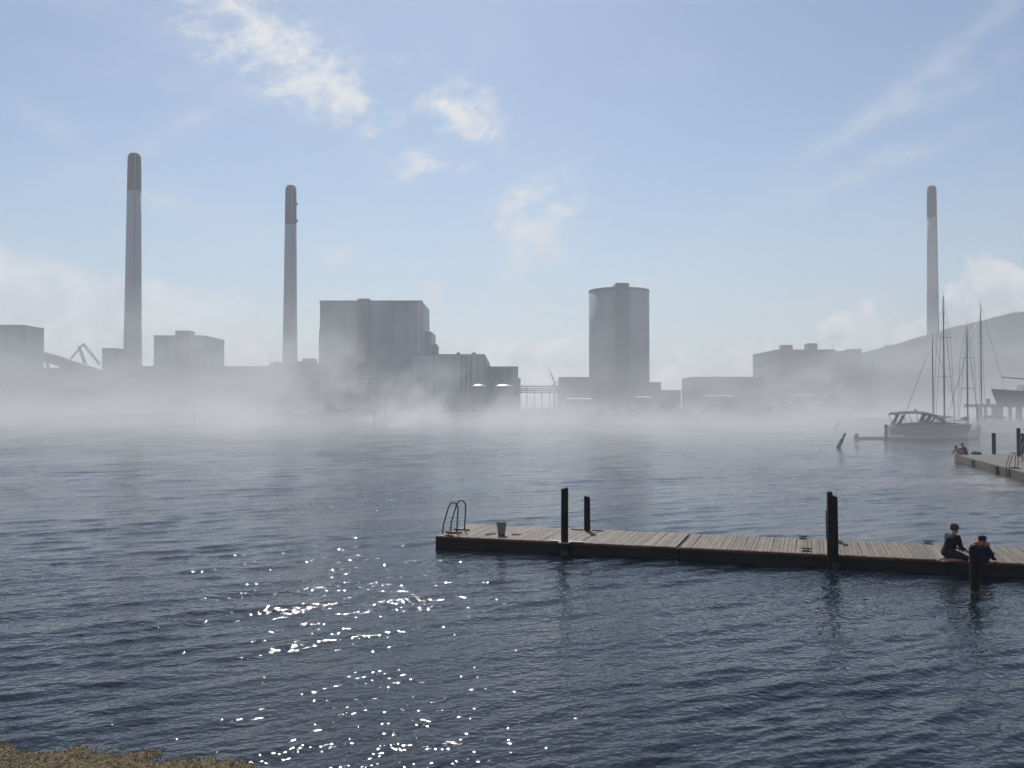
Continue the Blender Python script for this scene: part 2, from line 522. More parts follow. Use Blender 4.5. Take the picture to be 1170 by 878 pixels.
# ------------------------------------------------------------------ chimneys
def chimney(px, top, Y, prof_px, dark_to, label, nubs=0, seed=0):
    """prof_px: (photo y, width in px) down the shaft."""
    x = PX(px, Y); k = Y / F
    t = thing('chimney', (x, Y, 0.85), label, 'chimney', 'power station chimneys')
    zt = PZ(px, top, Y)
    pts = [(w * k / 2, PZ(px, y_, Y)) for y_, w in prof_px]
    rr = lambda z: np.interp(z, [p[1] for p in pts[::-1]], [p[0] for p in pts[::-1]])
    zd = PZ(px, dark_to, Y); zc = PZ(px, top + 3.5, Y)
    n = 40
    lobed = lambda i: 1.0 - 0.018 * (i % 5 == 0)
    zs = np.linspace(0.85, zd, 9)
    MB().lathe((x, Y, 0), [(float(rr(max(z, pts[-1][1]))) * (1.06 if z < 2 else 1), float(z)) for z in zs], n, True, lobed).build('shaft', 'concrete', t)
    zs = np.linspace(zd + 0.004, zc, 5)
    MB().lathe((x, Y, 0), [(float(rr(z)), float(z)) for z in zs], n, True, lobed).build('top_section', 'concrete_dark', t)
    r1 = float(rr(zc))
    MB().lathe((x, Y, 0), [(r1 * 0.99, zc + 0.004), (r1 * 0.86, zc + (zt - zc) * 0.55), (r1 * 0.72, zc + (zt - zc) * 0.6), (r1 * 0.70, zt)], n).build('cap', 'concrete_dark', t)
    for z in (zd, zd + (zc - zd) * 0.52, zd * 0.6, zd * 0.3):
        MB().lathe((x, Y, z), [(float(rr(z)) + 0.10, 0.0), (float(rr(z)) + 0.16, 0.1), (float(rr(z)) + 0.16, 0.5), (float(rr(z)) + 0.10, 0.6)], n).build('ring', 'concrete_dark' if z > zd else 'concrete', t)
    for j in range(nubs):
        z = zd + (zc - zd) * (0.10 + 0.46 * j)
        MB().box(x + float(rr(z)) - 0.1, x + float(rr(z)) + 0.9, Y - 0.6, Y + 0.6, z, z + 1.5).build('warning_lamp', 'slot', t)
    lad = MB()
    a = R(-62)
    c0 = lambda z: Vector((x + (float(rr(z)) + 0.28) * math.cos(a), Y + (float(rr(z)) + 0.28) * math.sin(a), z))
    lad.tube([c0(z) for z in np.linspace(1, zt - 1, 14)], 0.22, 6)
    lad.build('ladder', 'pipe', t)
    return t
chimney(151, 176, 551, [(176, 14.6), (220, 15.6), (300, 17.2), (370, 18.8), (405, 20.2), (463, 22)], 220,
        'tall grey chimney with dark top, nearest the left edge')
chimney(331, 212.5, 616, [(213, 12.4), (258, 13.2), (340, 15), (400, 16.6), (463, 18.5)], 258,
        'tall grey chimney with dark top beside the big boiler house', nubs=2)
chimney(1067, 213, 633, [(213, 10.2), (250, 10.9), (330, 12.4), (390, 13.8), (463, 15)], 250,
        'slim tall chimney rising behind the mound and the masts')


# ------------------------------------------------------------------ buildings of the far shore
G0 = 0.85
def block(t, name, px0, px1, py, Y, depth, m, z0=G0, Yref=None):
    """A box given by photo columns and its top row, standing at Y."""
    Yr = Yref or Y
    return MB().box(PX(px0, Yr), PX(px1, Yr), Y, Y + depth, z0, PZ((px0 + px1) / 2, py, Yr)).build(name, m, t)


def shed(name, label, px0, px1, py, Y, depth, m='cladding', cat='building', joints=(), parapet=True, group=None):
    t = thing(name, (PX((px0 + px1) / 2, Y), Y, G0), label, cat, group)
    z1 = PZ((px0 + px1) / 2, py, Y); x0, x1 = PX(px0, Y), PX(px1, Y)
    block(t, 'wall', px0, px1, py + 0.6, Y, depth, m)
    if parapet:
        MB().box(x0 - 0.15, x1 + 0.15, Y - 0.15, Y + depth + 0.15, z1 - 0.25, z1 + 0.25).build('parapet', 'roofing', t)
    MB().box(x0 - 0.1, x1 + 0.1, Y - 0.1, Y + depth + 0.1, G0 - 0.05, G0 + 1.2).build('plinth', 'concrete_dark', t)
    for f_ in (0.36, 0.68):
        zz = G0 + (z1 - G0) * f_
        MB().box(x0 - 0.03, x1 + 0.03, Y - 0.05, Y + 0.1, zz - 0.1, zz + 0.1).build('joint', 'cladding_dark', t)
    for f_ in (0.2, 0.55, 0.82):
        xx = x0 + (x1 - x0) * f_; w_ = min(1.6, (x1 - x0) * 0.06)
        MB().box(xx - w_, xx + w_, Y - 0.13, Y + 0.1, G0 + 0.004, G0 + 3.6).build('door', 'slot', t)
    for j in joints:
        MB().box(PX(j, Y) - 0.14, PX(j, Y) + 0.14, Y - 0.08, Y + 0.1, G0 + 1.3, z1 - 0.4).build('joint', 'cladding_dark', t)
    return t


# boiler house
t = thing('boiler_house', (PX(424, 430), 430, G0), 'largest block, tall grey boiler house with dark central stair strip', 'building')
block(t, 'wall', 365, 482.5, 345.5, 430.6, 32, 'cladding')
for a, b, m, pr in ((365, 393.6, 'cladding', 0.0), (394.4, 408, 'cladding', 0.1), (422, 449, 'cladding', 0.05), (449.3, 476, 'cladding', 0.0), (476.3, 482.6, 'cladding_pale', 0.1)):
    MB().box(PX(a, 430), PX(b, 430), 430 - pr, 430.58, G0, PZ(424, 344.5, 430)).build('panel', m, t)
MB().box(PX(408.3, 430), PX(421.6, 430), 429.2, 433, G0, PZ(415, 341.5, 430)).build('stair_tower', 'cladding_dark', t)
MB().box(PX(364.3, 430), PX(482.9, 430), 429.6, 430.55, PZ(424, 345, 430), PZ(424, 343.6, 430)).build('parapet', 'roofing', t)
MB().box(PX(482.5, 430) + 0.004, PX(482.5, 430) + 0.35, 431, 462.4, G0, PZ(424, 346.2, 430)).build('side_panel', 'cladding_pale', t)
fr = MB(); k = 430 / F
fx0, fx1, fz0, fz1 = PX(402, 430), PX(460, 430), PZ(430, 431, 430), PZ(430, 420.5, 430)
fr.box(fx0, fx1, 428.9, 429.15, fz1 - 0.35, fz1); fr.box(fx0, fx1, 428.9, 429.15, fz0, fz0 + 0.35)
fr.box(fx0, fx0 + 0.35, 428.9, 429.15, fz0 + .352, fz1 - .352); fr.box(fx1 - 0.35, fx1, 428.9, 429.15, fz0 + .352, fz1 - .352)
fr.build('gantry_frame', 'cladding_pale', t)
block(t, 'annex', 482, 492.5, 379, 440, 26, 'cladding')
block(t, 'annex', 364, 366.2, 377, 437, 10, 'cladding_dark')
for px, py, r in ((494, 396, 0.9), (497, 393, 1.1), (499.5, 395, 0.8)):
    q = P(px, py, 445)
    MB().tube([(q.x, 445, G0), (q.x, 445, q.z)], r, 10).build('vent_pipe', 'pipe', t)
block(t, 'platform', 490, 501, 404, 441.5, 5, 'cladding_dark', z0=20)

# turbine hall with three slots
t = shed('turbine_hall', 'pale grey hall with three dark vertical slots right of the boiler house', 472, 553.5, 405.5, 415, 100, 'cladding_pale', joints=(496, 518, 546))
for px in (527.5, 532.6, 538):
    MB().box(PX(px, 415) - 0.5, PX(px, 415) + 0.5, 414.85, 415.2, PZ(px, 446, 415), PZ(px, 407, 415)).build('slot', 'slot', t)
for px in (523, 541):
    q = P(px, 403, 420); MB().lathe((q.x, 425, q.z - 0.8), [(0.9, 0), (0.9, 1.0), (0.4, 1.3)], 10).build('roof_vent', 'pipe', t)
MB().box(PX(553.5, 415) + 0.2, PX(553.5, 415) + 0.5, 418, 510, G0 + 2, PZ(553, 408, 415)).build('side_panel', 'cladding_pale', t)
t = shed('switch_house', 'small grey block between the slotted hall and the pipe bridge', 556.5, 592, 419.5, 440, 20, 'cladding', joints=(572, 582))
MB().box(PX(592, 440), PX(592, 440) + 1.2, 444, 452, G0, PZ(592, 432, 440)).build('duct', 'cladding_dark', t)
MB().box(PX(564, 440), PX(571, 440), 439.6, 440.02, 14, 15.2).build('canopy', 'cladding_pale', t)

# low service block left of the boiler house, with rooftop bits
t = shed('service_building', 'low dark block around the foot of the second chimney', 308, 364, 416, 470, 40, 'cladding_dark', joints=(322, 336, 350))
for a, b, y_ in ((344, 358, 409.5), (336, 341, 412.5), (312, 318, 413.5)):
    MB().box(PX(a, 472), PX(b, 472), 474, 482, PZ(331, 416.5, 470), PZ(a, y_, 472)).build('roof_unit', 'cladding_dark', t)
q = P(309, 406, 472); MB().tube([(q.x, 472, 20), (q.x, 472, q.z)], 0.16, 6).build('antenna', 'pipe', t)

# blocks to the left
t = shed('bunker_building', 'square grey block with roof box between the two left chimneys', 175, 232, 384, 470, 34, 'cladding', joints=(190, 203, 217))
MB().box(PX(200, 470), PX(215.5, 470), 469.4, 478, G0 + 2, PZ(208, 378, 470)).build('lift_tower', 'cladding_dark', t)
MB().box(PX(232, 470) + 0.1, PX(232, 470) + 0.3, 474, 503, G0 + 2, PZ(232, 386, 470)).build('side_panel', 'cladding', t)
t = shed('coal_bunker', 'pale hazy block cut off by the left edge of the picture', -60, 25, 372, 395, 18, 'cladding', joints=(-30, -10, 8))
MB().box(PX(25, 395) + 0.1, PX(25, 395) + 0.3, 397, 412.4, G0 + 2, PZ(25, 374, 395)).build('side_panel', 'cladding_pale', t)
t = shed('transfer_tower', 'narrow tower at the end of the sloping conveyor', 116, 131.5, 398.5, 460, 12, 'cladding_dark', joints=(123,))
MB().box(PX(131.6, 462), PX(146, 462), 462, 474, G0, PZ(138, 403, 462)).build('annex', 'cladding', t)
t = shed('workshop_building', 'dark block under the upper end of the conveyor', 25, 100, 421, 455, 24, 'cladding_dark', joints=(45, 66, 84))
t = shed('storage_building', 'long low block behind the first chimney foot', 131, 308, 419, 520, 30, 'cladding_dark', joints=(150, 262, 276, 292))
t = thing('conveyor_bridge', (PX(80, 440), 440, G0), 'covered conveyor gallery sloping down from the left block', 'conveyor')
a, b = P(46, 401, 440), P(117, 423, 440)
d = (b - a); h = 2.2
MB().obox((a + b) / 2 + Vector((0, 0, -h)), (d.length / 2, 2.0, h), d).build('gallery', 'cladding_dark', t)
for f_ in (0.12, 0.34, 0.56, 0.78):
    p = a.lerp(b, f_) + Vector((0, 0, -2 * h + 0.3))
    MB().obox(((p.x), 440, (p.z + G0) / 2), (0.5, 0.9, (p.z - G0) / 2), (1, 0, 0)).build('trestle', 'pipe', t)
# pitched low shed with a pale roof
t = thing('pitched_shed', (PX(110, 390), 390, G0), 'long low shed with pale pitched roof in the mist', 'building')
x0, x1 = PX(-40, 382), PX(168, 382); z1 = PZ(60, 446, 382)
MB().box(x0 + 0.5, x1 - 0.5, 382.5, 414, G0, z1).build('wall', 'cladding', t)
zr = PZ(60, 430.5, 398)
v = [(x0, 381.6, z1), (x1, 381.6, z1), (x1 - 14, 398, zr), (x0, 398, zr), (x0, 414.6, z1), (x1, 414.6, z1)]
MB().add(v, [(0, 1, 2, 3), (3, 2, 5, 4), (1, 5, 2)]).build('roof', 'dark_roofing', t)
for i in range(5):
    xx = x0 + (x1 - x0) * (0.2 + 0.16 * i)
    MB().box(xx, xx + 4, 382.3, 382.52, G0 + 0.2, z1 - 1.2).build('door', 'cladding_dark', t)
# quay crane
t = thing('quay_crane', (PX(98, 560), 560, G0), 'luffing quay crane with lattice jib behind the conveyor', 'crane')
Yc = 560
def lattice(p, q, w, name):
    m = MB(); p, q = Vector(p), Vector(q); dd = (q - p).normalized(); up = dd.cross(Vector((0, 1, 0))).normalized() * w
    for s_ in (-1, 1):
        for o_ in (-1, 1): m.tube([p + up * s_ + Vector((0, o_ * w, 0)), q + up * s_ * 0.6 + Vector((0, o_ * w * 0.6, 0))], 0.28, 6)
    n = 8
    for i in range(n):
        a_, b_ = p.lerp(q, i / n), p.lerp(q, (i + 1) / n)
        m.tube([a_ + up * (-1) ** i + Vector((0, -w, 0)), b_ - up * (-1) ** i + Vector((0, -w, 0))], 0.16, 5)
    return m.build(name, 'pipe', t)
lattice(P(98.5, 420, Yc), P(90, 395.5, Yc), 0.7, 'tower')
lattice(P(95, 393, Yc), P(114, 416.5, Yc), 0.6, 'jib')
lattice(P(81, 410, Yc), P(96, 392.5, Yc), 0.3, 'stay')
q = P(98, 426, Yc)
MB().box(q.x - 3, q.x + 3, Yc - 3, Yc + 3, q.z - 2, q.z + 3).build('machine_house', 'cladding_dark', t)
for s_ in (-1, 1):
    for o_ in (-1, 1):
        MB().tube([(q.x + 2.5 * s_, Yc + 2.5 * o_, q.z - 2), (q.x + 5 * s_, Yc + 4 * o_, G0)], 0.5, 6).build('leg', 'pipe', t)

# tanks
for i, (px, w, Y, lab) in enumerate(((547, 19, 398, 'round tank with shining domed top in front of the slotted hall'), (575.5, 23, 398, 'wider round tank with shining domed top near the pipe bridge'))):
    x = PX(px, Y); r = w * Y / F / 2; zt = PZ(px, 442.5, Y)
    t = thing('storage_tank', (x, Y, G0), lab, 'tank', 'round tanks before the hall')
    MB().lathe((x, Y, 0), [(r, G0), (r, zt)], 32).build('shell', 'cladding', t)
    MB().lathe((x, Y, zt + 0.004), [(r * 1.02, 0), (r * 0.9, 0.45), (r * 0.6, 0.95), (r * 0.3, 1.2), (0.05, 1.3)], 32).build('dome', 'tank_steel', t)
    MB().lathe((x, Y, zt - 0.5), [(r + 0.05, 0), (r + 0.12, 0.1), (r + 0.12, 0.3), (r + 0.05, 0.4)], 32).build('rim', 'pipe', t)

# pipe bridge
t = thing('pipe_bridge', (PX(616, 430), 430, G0), 'pipe bridge on thin legs left of the round silo', 'pipe bridge')
for py, r in ((441.5, 0.35), (444, 0.3), (446.2, 0.42), (448.6, 0.35)):
    z = PZ(616, py, 430); MB().tube([(PX(590, 430), 430, z), (PX(645, 430), 430, z)], r, 8).build('pipe', 'pipe', t)
for px in (594, 602, 610.5, 619, 628, 637):
    MB().box(PX(px, 430) - 0.22, PX(px, 430) + 0.22, 429.3, 430.7, G0, PZ(px, 441, 430)).build('leg', 'pipe', t)

# round silo
Ys = 495; xs_ = PX(707.5, Ys); rs_ = 34.4 * Ys / F
t = thing('round_silo', (xs_, Ys, G0), 'tall round concrete silo with a stair tower up its front', 'silo')
zt = PZ(707, 332.3, Ys)
MB().lathe((xs_, Ys, 0), [(rs_, G0), (rs_, zt - 1.2)], 64, True, lambda i: 1 - 0.004 * (i % 4 == 0)).build('wall', 'concrete', t)
MB().lathe((xs_, Ys, zt - 1.196), [(rs_ + 0.12, 0), (rs_ + 0.12, 1.2), (rs_ - 0.6, 1.21)], 64).build('parapet', 'roofing', t)
for k_ in range(3):
    z = zt * (0.27 + 0.24 * k_)
    MB().lathe((xs_, Ys, z), [(rs_ + 0.02, 0), (rs_ + 0.09, 0.05), (rs_ + 0.09, 0.35), (rs_ + 0.02, 0.4)], 64).build('joint_band', 'concrete', t)
MB().box(PX(704, 477), PX(719, 477), 476.6, 492, G0, PZ(711, 323.5, 477)).build('stair_tower', 'cladding_dark', t)
MB().box(PX(697, 484), PX(704, 484) - 0.1, 484, 494, zt - 2, PZ(700, 328.5, 484)).build('lift_head', 'cladding_dark', t)

# low blocks on both sides of the silo
shed('loading_building', 'low dark block against the left foot of the silo', 640, 674, 431.5, 470, 20, 'cladding_dark', joints=(651, 662))
shed('pump_house', 'small dark block against the right foot of the silo', 741, 755.5, 437.5, 465, 18, 'cladding_dark', joints=(748,))
shed('gate_house', 'lowest dark hut between silo and long flat hall', 754, 778, 446.5, 460, 18, 'cladding_dark', joints=(768,))
t = shed('flat_hall', 'long flat-roofed brown hall right of the silo', 793, 872, 431.2, 430, 30, 'brown_brick', joints=(812, 832, 852))
MB().box(PX(793, 430) - 0.35, PX(793, 430) - 0.1, 432, 459, G0 + 1.3, PZ(793, 434, 430)).build('side_panel', 'brown_brick', t)
t = shed('substation_building', 'dark square block with two roof boxes at the foot of the mound', 888, 955, 400.2, 440, 44, 'cladding_dark', joints=(905, 922, 938))
for a, b, y_ in ((895, 906, 394.3), (924, 934.5, 392.5)):
    MB().box(PX(a, 446), PX(b, 446), 446, 452, PZ(900, 401, 440), PZ(a, y_, 446)).build('roof_unit', 'cladding_dark', t)
q = P(951, 393, 445); MB().tube([(q.x, 445, 25), (q.x, 445, q.z)], 0.14, 6).build('antenna', 'pipe', t)
t = shed('plant_hut', 'grey hut with stepped roof on the slope beside the square block', 958, 972, 402, 356, 8, 'cladding_dark')
MB().box(PX(972.1, 357), PX(985, 357), 357, 364, G0, PZ(978, 399, 357)).build('annex', 'cladding_dark', t)
MB().box(PX(985.1, 357.5), PX(999, 357.5), 357.5, 364, G0, PZ(990, 404, 357)).build('lean_to', 'cladding', t)
for i, (a, b, py, Y, lab) in enumerate(((648, 676, 457.5, 372, 'white-roofed shed in front of the silo'), (729, 745, 455.5, 372, 'short white-roofed shed right of the silo foot'),
                                        (809, 839, 453.8, 378, 'white-roofed shed in front of the long brown hall'), (914, 931, 453.5, 372, 'white-roofed shed before the square block'))):
    t = shed('white_roofed_shed', lab, a, b, py + 0.8, Y, 7, 'brown_brick', 'shed', parapet=False, group='white-roofed sheds')
    zz = PZ((a + b) / 2, py, Y)
    MB().obox(((PX(a, Y) + PX(b, Y)) / 2, Y + 3.5, zz + 0.55), ((PX(b, Y) - PX(a, Y)) / 2 + 0.3, 3.9, 0.16), (1, 0, 0), (0, 1, 0.05)).build('roof', 'white_roof', t)

# wind turbine far beyond
Yw = 900; q = P(633.5, 438, Yw)
t = thing('wind_turbine', (q.x, Yw, G0), 'distant three-bladed wind turbine above the pipe bridge', 'wind turbine')
MB().tube([(q.x, Yw, G0), (q.x, Yw, q.z)], [1.6, 0.9], 12).build('tower', 'cladding_pale', t)
MB().obox((q.x, Yw - 1, q.z + 0.8), (1.1, 2.6, 1.1), (1, 0, 0)).build('nacelle', 'cladding_pale', t)
hub = Vector((q.x, Yw - 4, q.z + 0.8))
MB().lathe(hub + Vector((0, 0, -0.8)), [(0.3, 0), (0.9, 0.4), (0.9, 1.2), (0.3, 1.6)], 12).build('hub', 'cladding_pale', t)
for k_ in range(3):
    a = R(112 + 120 * k_); dv = Vector((math.cos(a), 0, math.sin(a))); sv = Vector((-dv.z, 0, dv.x))
    L = 16.5; ring = []
    for f_, w in ((0.03, 0.5), (0.18, 1.0), (0.6, 0.6), (1.0, 0.12)):
        c = hub + dv * L * f_; ring.append([c + sv * w + Vector((0, -.1, 0)), c + Vector((0, -.32 * w, 0)), c - sv * w * .6 + Vector((0, .1, 0)), c + Vector((0, .3 * w, 0))])
    MB().loft(ring).build('blade', 'cladding_pale', t)


# ------------------------------------------------------------------ scrub along the far quay
def leaf_cloud(m, c, rx, ry, rz, n, size, rng):
    """Leaf-sized faces spread in clumps through an uneven ellipsoid."""
    cl = []
    for _ in range(max(4, n // 40)):
        d = rng.normal(size=3); d /= np.linalg.norm(d); d *= rng.random() ** 0.4
        cl.append((d[0] * rx * 0.75, d[1] * ry * 0.75, abs(d[2]) * rz * 0.8, rng.uniform(0.22, 0.45)))
    for i in range(n):
        k_ = cl[rng.integers(len(cl))]; o_ = rng.normal(size=3) * 0.5
        p = np.array([c[0] + k_[0] + o_[0] * rx * k_[3], c[1] + k_[1] + o_[1] * ry * k_[3], max(c[2], c[2] + k_[2] + o_[2] * rz * k_[3])])
        u = rng.normal(size=3); u /= np.linalg.norm(u); w = np.cross(u, rng.normal(size=3)); w /= np.linalg.norm(w) + 1e-6
        s_ = size * rng.uniform(0.6, 1.4)
        m.add([p + u * s_, p + w * s_ * 0.6, p - u * s_, p - w * s_ * 0.6], [(0, 1, 2, 3)])

rng = np.random.default_rng(21)
m = MB()
for i in range(110):
    xx = rng.uniform(-95, 112); yy = rng.uniform(309, 338)
    hh = rng.uniform(1.0, 2.6) * (1.25 if xx > 20 else 0.9)
    leaf_cloud(m, (xx, yy, 0.85), rng.uniform(1.8, 4), 2.0, hh, 70, 0.42, rng)
tag(m.build('undergrowth', 'scrub'), 'brownish scrub growing along the far quay', kind='stuff')
m = MB()
for i in range(170):
    xx = rng.uniform(138, 300); yy = rng.uniform(315, 374)
    leaf_cloud(m, (xx, yy, float(hill_z(xx, yy)) + 0.2), rng.uniform(1.2, 3), 2.0, rng.uniform(0.5, 1.3), 40, 0.34, rng)
tag(m.build('scrub', 'scrub'), 'low dry scrub scattered over the mound', kind='stuff')
for i, (px, Y, w, h, lab) in enumerate(((517, 322, 3.6, 5.2, 'round dark bush on the quay below the slotted hall'), (655, 326, 4.2, 5.0, 'broad bush on the quay just left of the silo'),
                                   (762, 322, 5.2, 5.4, 'wide bush on the quay right of the silo'), (835, 326, 6.0, 6.0, 'leafy bush below the long brown hall'),
                                   (905, 328, 6.5, 6.4, 'tallest bush, below the square block with roof boxes'), (377, 322, 3.4, 4.0, 'small bush below the left end of the boiler house'), (948, 318, 6.0, 6.5, 'bush on the quay at the left foot of the mound'), (985, 312, 6.5, 5.5, 'bush below the grey hut on the slope'))):
    x = PX(px, Y); t = thing('bush', (x, Y, G0), lab, 'bush', 'bushes along the far quay')
    tr = MB()
    for k_ in range(5):
        a = rng.uniform(0, 6.28); l_ = rng.uniform(0.4, 0.8)
        tr.tube([(x, Y, G0 - 0.05), (x + math.cos(a) * w * 0.2, Y + math.sin(a) * w * 0.2, G0 + h * 0.35), (x + math.cos(a) * w * 0.45, Y + math.sin(a) * w * 0.45, G0 + h * l_)], [0.16, 0.1, 0.03], 5)
    tr.build('trunk', 'bark', t)
    m = MB(); leaf_cloud(m, (x, Y, G0 + 0.3), w, w * 0.7, h, 520, 0.36, rng)
    m.build('crown', 'scrub', t)


# ------------------------------------------------------------------ far mooring stakes and a buoy
mat('tarred_wood', (0.013, 0.011, 0.0105), 0.85, 0.2, 6.0, bump=0.01, bscale=30, stretch=(1, 1, 0.2))
for i, (px, y0, y1, lab) in enumerate(((427.5, 472.5, 482.5, 'dark stake in the water below the boiler house'), (597, 473, 483.5, 'thin stake in the water left of the silo'), (221.5, 472, 484, 'faint stake in the mist below the square left block'))):
    Y = 4 * F / (y1 - 463); x = PX(px, Y)
    r = (0.15, 0.06, 0.12)[i]
    o = MB().tube([(x, Y, -1.2), (x + 0.05, Y, PZ(px, y0, Y) - 0.05), (x + 0.05, Y, PZ(px, y0, Y))], [r, r * 0.95, r * 0.8], 10).build('mooring_stake', 'tarred_wood')
    tag(o, lab, 'stake', 'stakes out on the water')
mat('white_paint', (0.75, 0.75, 0.73), 0.4, 0.06, 3)
x = PX(755.5, 248)
t = thing('buoy', (x, 248, 0), 'small white buoy on the water off the silo', 'buoy')
MB().lathe((x, 248, 0), [(0.35, -0.3), (0.6, 0), (0.55, 0.3), (0.3, 0.5)], 16).build('float', 'white_paint', t)
MB().lathe((x, 248, 0.5), [(0.08, 0), (0.08, 0.25), (0.12, 0.3), (0.1, 0.42)], 10).build('top_mark', 'white_paint', t)

# ------------------------------------------------------------------ marina on the right
mat('gelcoat', (0.42, 0.43, 0.45), 0.3, 0.05, 1.0)
mat('gelcoat_blue', (0.07, 0.085, 0.12), 0.3, 0.06, 1.0)
mat('canvas_grey', (0.10, 0.10, 0.11), 0.85, 0.12, 3.0)
mat('sail_cover_red', (0.42, 0.12, 0.09), 0.85, 0.15, 3.0)
mat('sail_cover_blue', (0.06, 0.08, 0.16), 0.85, 0.15, 3.0)
mat('alu', (0.30, 0.30, 0.31), 0.4, 0.05, 2.0, metal=0.7)
mat('antifoul', (0.13, 0.10, 0.095), 0.7, 0.15, 1.5)
mat('dark_glass', (0.05, 0.06, 0.07), 0.08, 0.05, 2.0)
mat('sand_stone', (0.20, 0.19, 0.17), 0.9, 0.25, 0.6, bump=0.1)
mat('timber', (0.16, 0.13, 0.105), 0.85, 0.25, 2.0, bump=0.01, bscale=14)


def hull(m, L, B, z0, z1, sheer=0.35, bow=1, draft=-0.35, n=13):
    """Boat hull along +x (bow at +x), open-topped outline closed by a deck."""
    rings = []
    for i in range(n):
        f = i / (n - 1); x = -L / 2 + L * f
        w = B / 2 * (0.82 + 0.18 * math.sin(min(1, f / 0.45) * math.pi / 2)) * (1 if f < 0.5 else max(0.03, 1 - ((f - 0.5) / 0.5) ** 2.2))
        zt = z1 + sheer * max(0, (f - 0.35) / 0.65) ** 2 * (z1 - z0)
        rake = 0.10 * L * max(0, (f - 0.7) / 0.3) ** 2
        rings.append([(x + rake, -w, zt), (x + rake * 0.6, -w * 0.94, z0 + (zt - z0) * 0.45), (x, -w * 0.72, z0), (x, -w * 0.2, draft), (x, w * 0.2, draft), (x, w * 0.72, z0), (x + rake * 0.6, w * 0.94, z0 + (zt - z0) * 0.45), (x + rake, w, zt)])
    return m.loft(rings)


def local(o, rz=None):
    """Give parts built round the origin straight to a thing as local geometry."""
    return o


def part(mb, name, m, t):
    me = mb.mesh(name, m); o = bpy.data.objects.new(name, me); C.objects.link(o); o.parent = t
    return o


# motor cruiser under its canvas canopy
t = thing('motorboat', (P(1058, 500, 112).x, 112, 0), 'motor cruiser with grey canvas canopy moored by the low jetty', 'boat', rz=R(-8))
h = part(hull(MB(), 8.8, 3.1, 0.05, 1.5, 0.10), 'hull', 'gelcoat_blue', t)
MB_ = MB()
for s_ in (-1, 1): MB_.tube([(-4.5, 1.45 * s_, 1.3), (-1, 1.58 * s_, 1.34), (2, 1.45 * s_, 1.45), (4.6, 0.35 * s_, 1.74)], 0.06, 6)
part(MB_, 'rub_rail', 'gelcoat', h)
cab = [[(-3.9, y, 1.5) for y in (-1.25, 1.25)] + [(-3.9, y, 1.72) for y in (1.25, -1.25)],
       [(0.4, y, 1.5) for y in (-1.35, 1.35)] + [(0.4, y, 2.0) for y in (1.25, -1.25)],
       [(2.2, y, 1.5) for y in (-1.15, 1.15)] + [(2.0, y, 1.98) for y in (0.95, -0.95)],
       [(4.4, y, 1.62) for y in (-0.35, 0.35)] + [(4.1, y, 1.74) for y in (0.3, -0.3)]]
part(MB().loft(cab, False), 'cabin', 'gelcoat_blue', t)
# canopy: bowed roof on hoops, with side curtains rolled partly up
top = []
for f in np.linspace(0, 1, 9):
    x = -4.0 + 4.9 * f; zc = 3.02 + 0.26 * math.sin(math.pi * min(1, f * 0.85 + 0.1)) - 0.12 * max(0, f - 0.75) * 4
    top.append([(x, y, zc - 0.22 * (y / 1.25) ** 2 + dz_) for y, dz_ in [(-1.25, 0), (-0.7, 0), (0, 0), (0.7, 0), (1.25, 0), (1.25, -.10), (0.7, -.06), (0, -.06), (-0.7, -.06), (-1.25, -.10)]])
cn = part(MB().loft(top, False), 'canopy', 'canvas_grey', t)
for x in (-3.9, -2.2, -0.7, 0.7):
    w = MB(); w.tube([(x + 0.35, -1.28, 1.6), (x, -1.26, 2.72), (x, -0.7, 2.98), (x, 0.7, 2.98), (x, 1.26, 2.72), (x + 0.35, 1.28, 1.6)], 0.035, 6)
    part(w, 'hoop', 'alu', t)
for x, w_, lean in ((-3.1, 0.42, 0.6), (-0.1, 0.55, 0.5), (0.75, 0.3, 0.9)):
    for s_ in (-1, 1):
        part(MB().add([(x, 1.29 * s_, 2.8), (x + w_, 1.29 * s_, 2.8), (x + w_ - lean, 1.31 * s_, 1.62), (x - lean, 1.31 * s_, 1.62),
                       (x, 1.27 * s_, 2.8), (x + w_, 1.27 * s_, 2.8), (x + w_ - lean, 1.29 * s_, 1.62), (x - lean, 1.29 * s_, 1.62)],
                      [(0, 1, 2, 3), (7, 6, 5, 4), (0, 4, 5, 1), (1, 5, 6, 2), (2, 6, 7, 3), (3, 7, 4, 0)]), 'side_curtain', 'canvas_grey', t)
ws = part(MB().add([(0.95, -1.2, 2.72), (0.95, 1.2, 2.72), (2.0, 1.0, 1.99), (2.0, -1.0, 1.99), (0.92, -1.2, 2.69), (0.92, 1.2, 2.69), (1.97, 1.0, 1.96), (1.97, -1.0, 1.96)],
                   [(0, 1, 2, 3), (7, 6, 5, 4), (0, 4, 5, 1), (1, 5, 6, 2), (2, 6, 7, 3), (3, 7, 4, 0)]), 'windscreen', 'dark_glass', t)
fr = MB()
for y in (-1.2, 0, 1.2): fr.tube([(0.97, y, 2.74), (2.02, y * 0.84, 2.0)], 0.045, 6)
part(fr, 'frame', 'alu', ws)
part(MB().obox((-1.2, 0, 3.36), (0.12, 0.12, 0.12), (1, 0, 0)).tube([(-1.2, 0, 3.2), (-1.2, 0, 3.5)], 0.05, 6), 'navigation_light', 'gelcoat', t)
for k_ in range(4):
    x = 2.2 + 0.75 * k_; part(MB().tube([(x, -1.25 + 0.3 * k_, 1.5 + .05 * k_), (x, -1.25 + 0.3 * k_, 2.1)], 0.025, 6), 'stanchion', 'alu', t)
part(MB().tube([(2.2, -1.25, 2.1), (2.95, -.95, 2.12), (3.7, -.65, 2.15), (4.45, -.35, 2.2), (4.9, 0, 2.2), (4.45, .35, 2.2), (2.2, 1.25, 2.1)], 0.025, 6), 'guard_rail', 'alu', t)


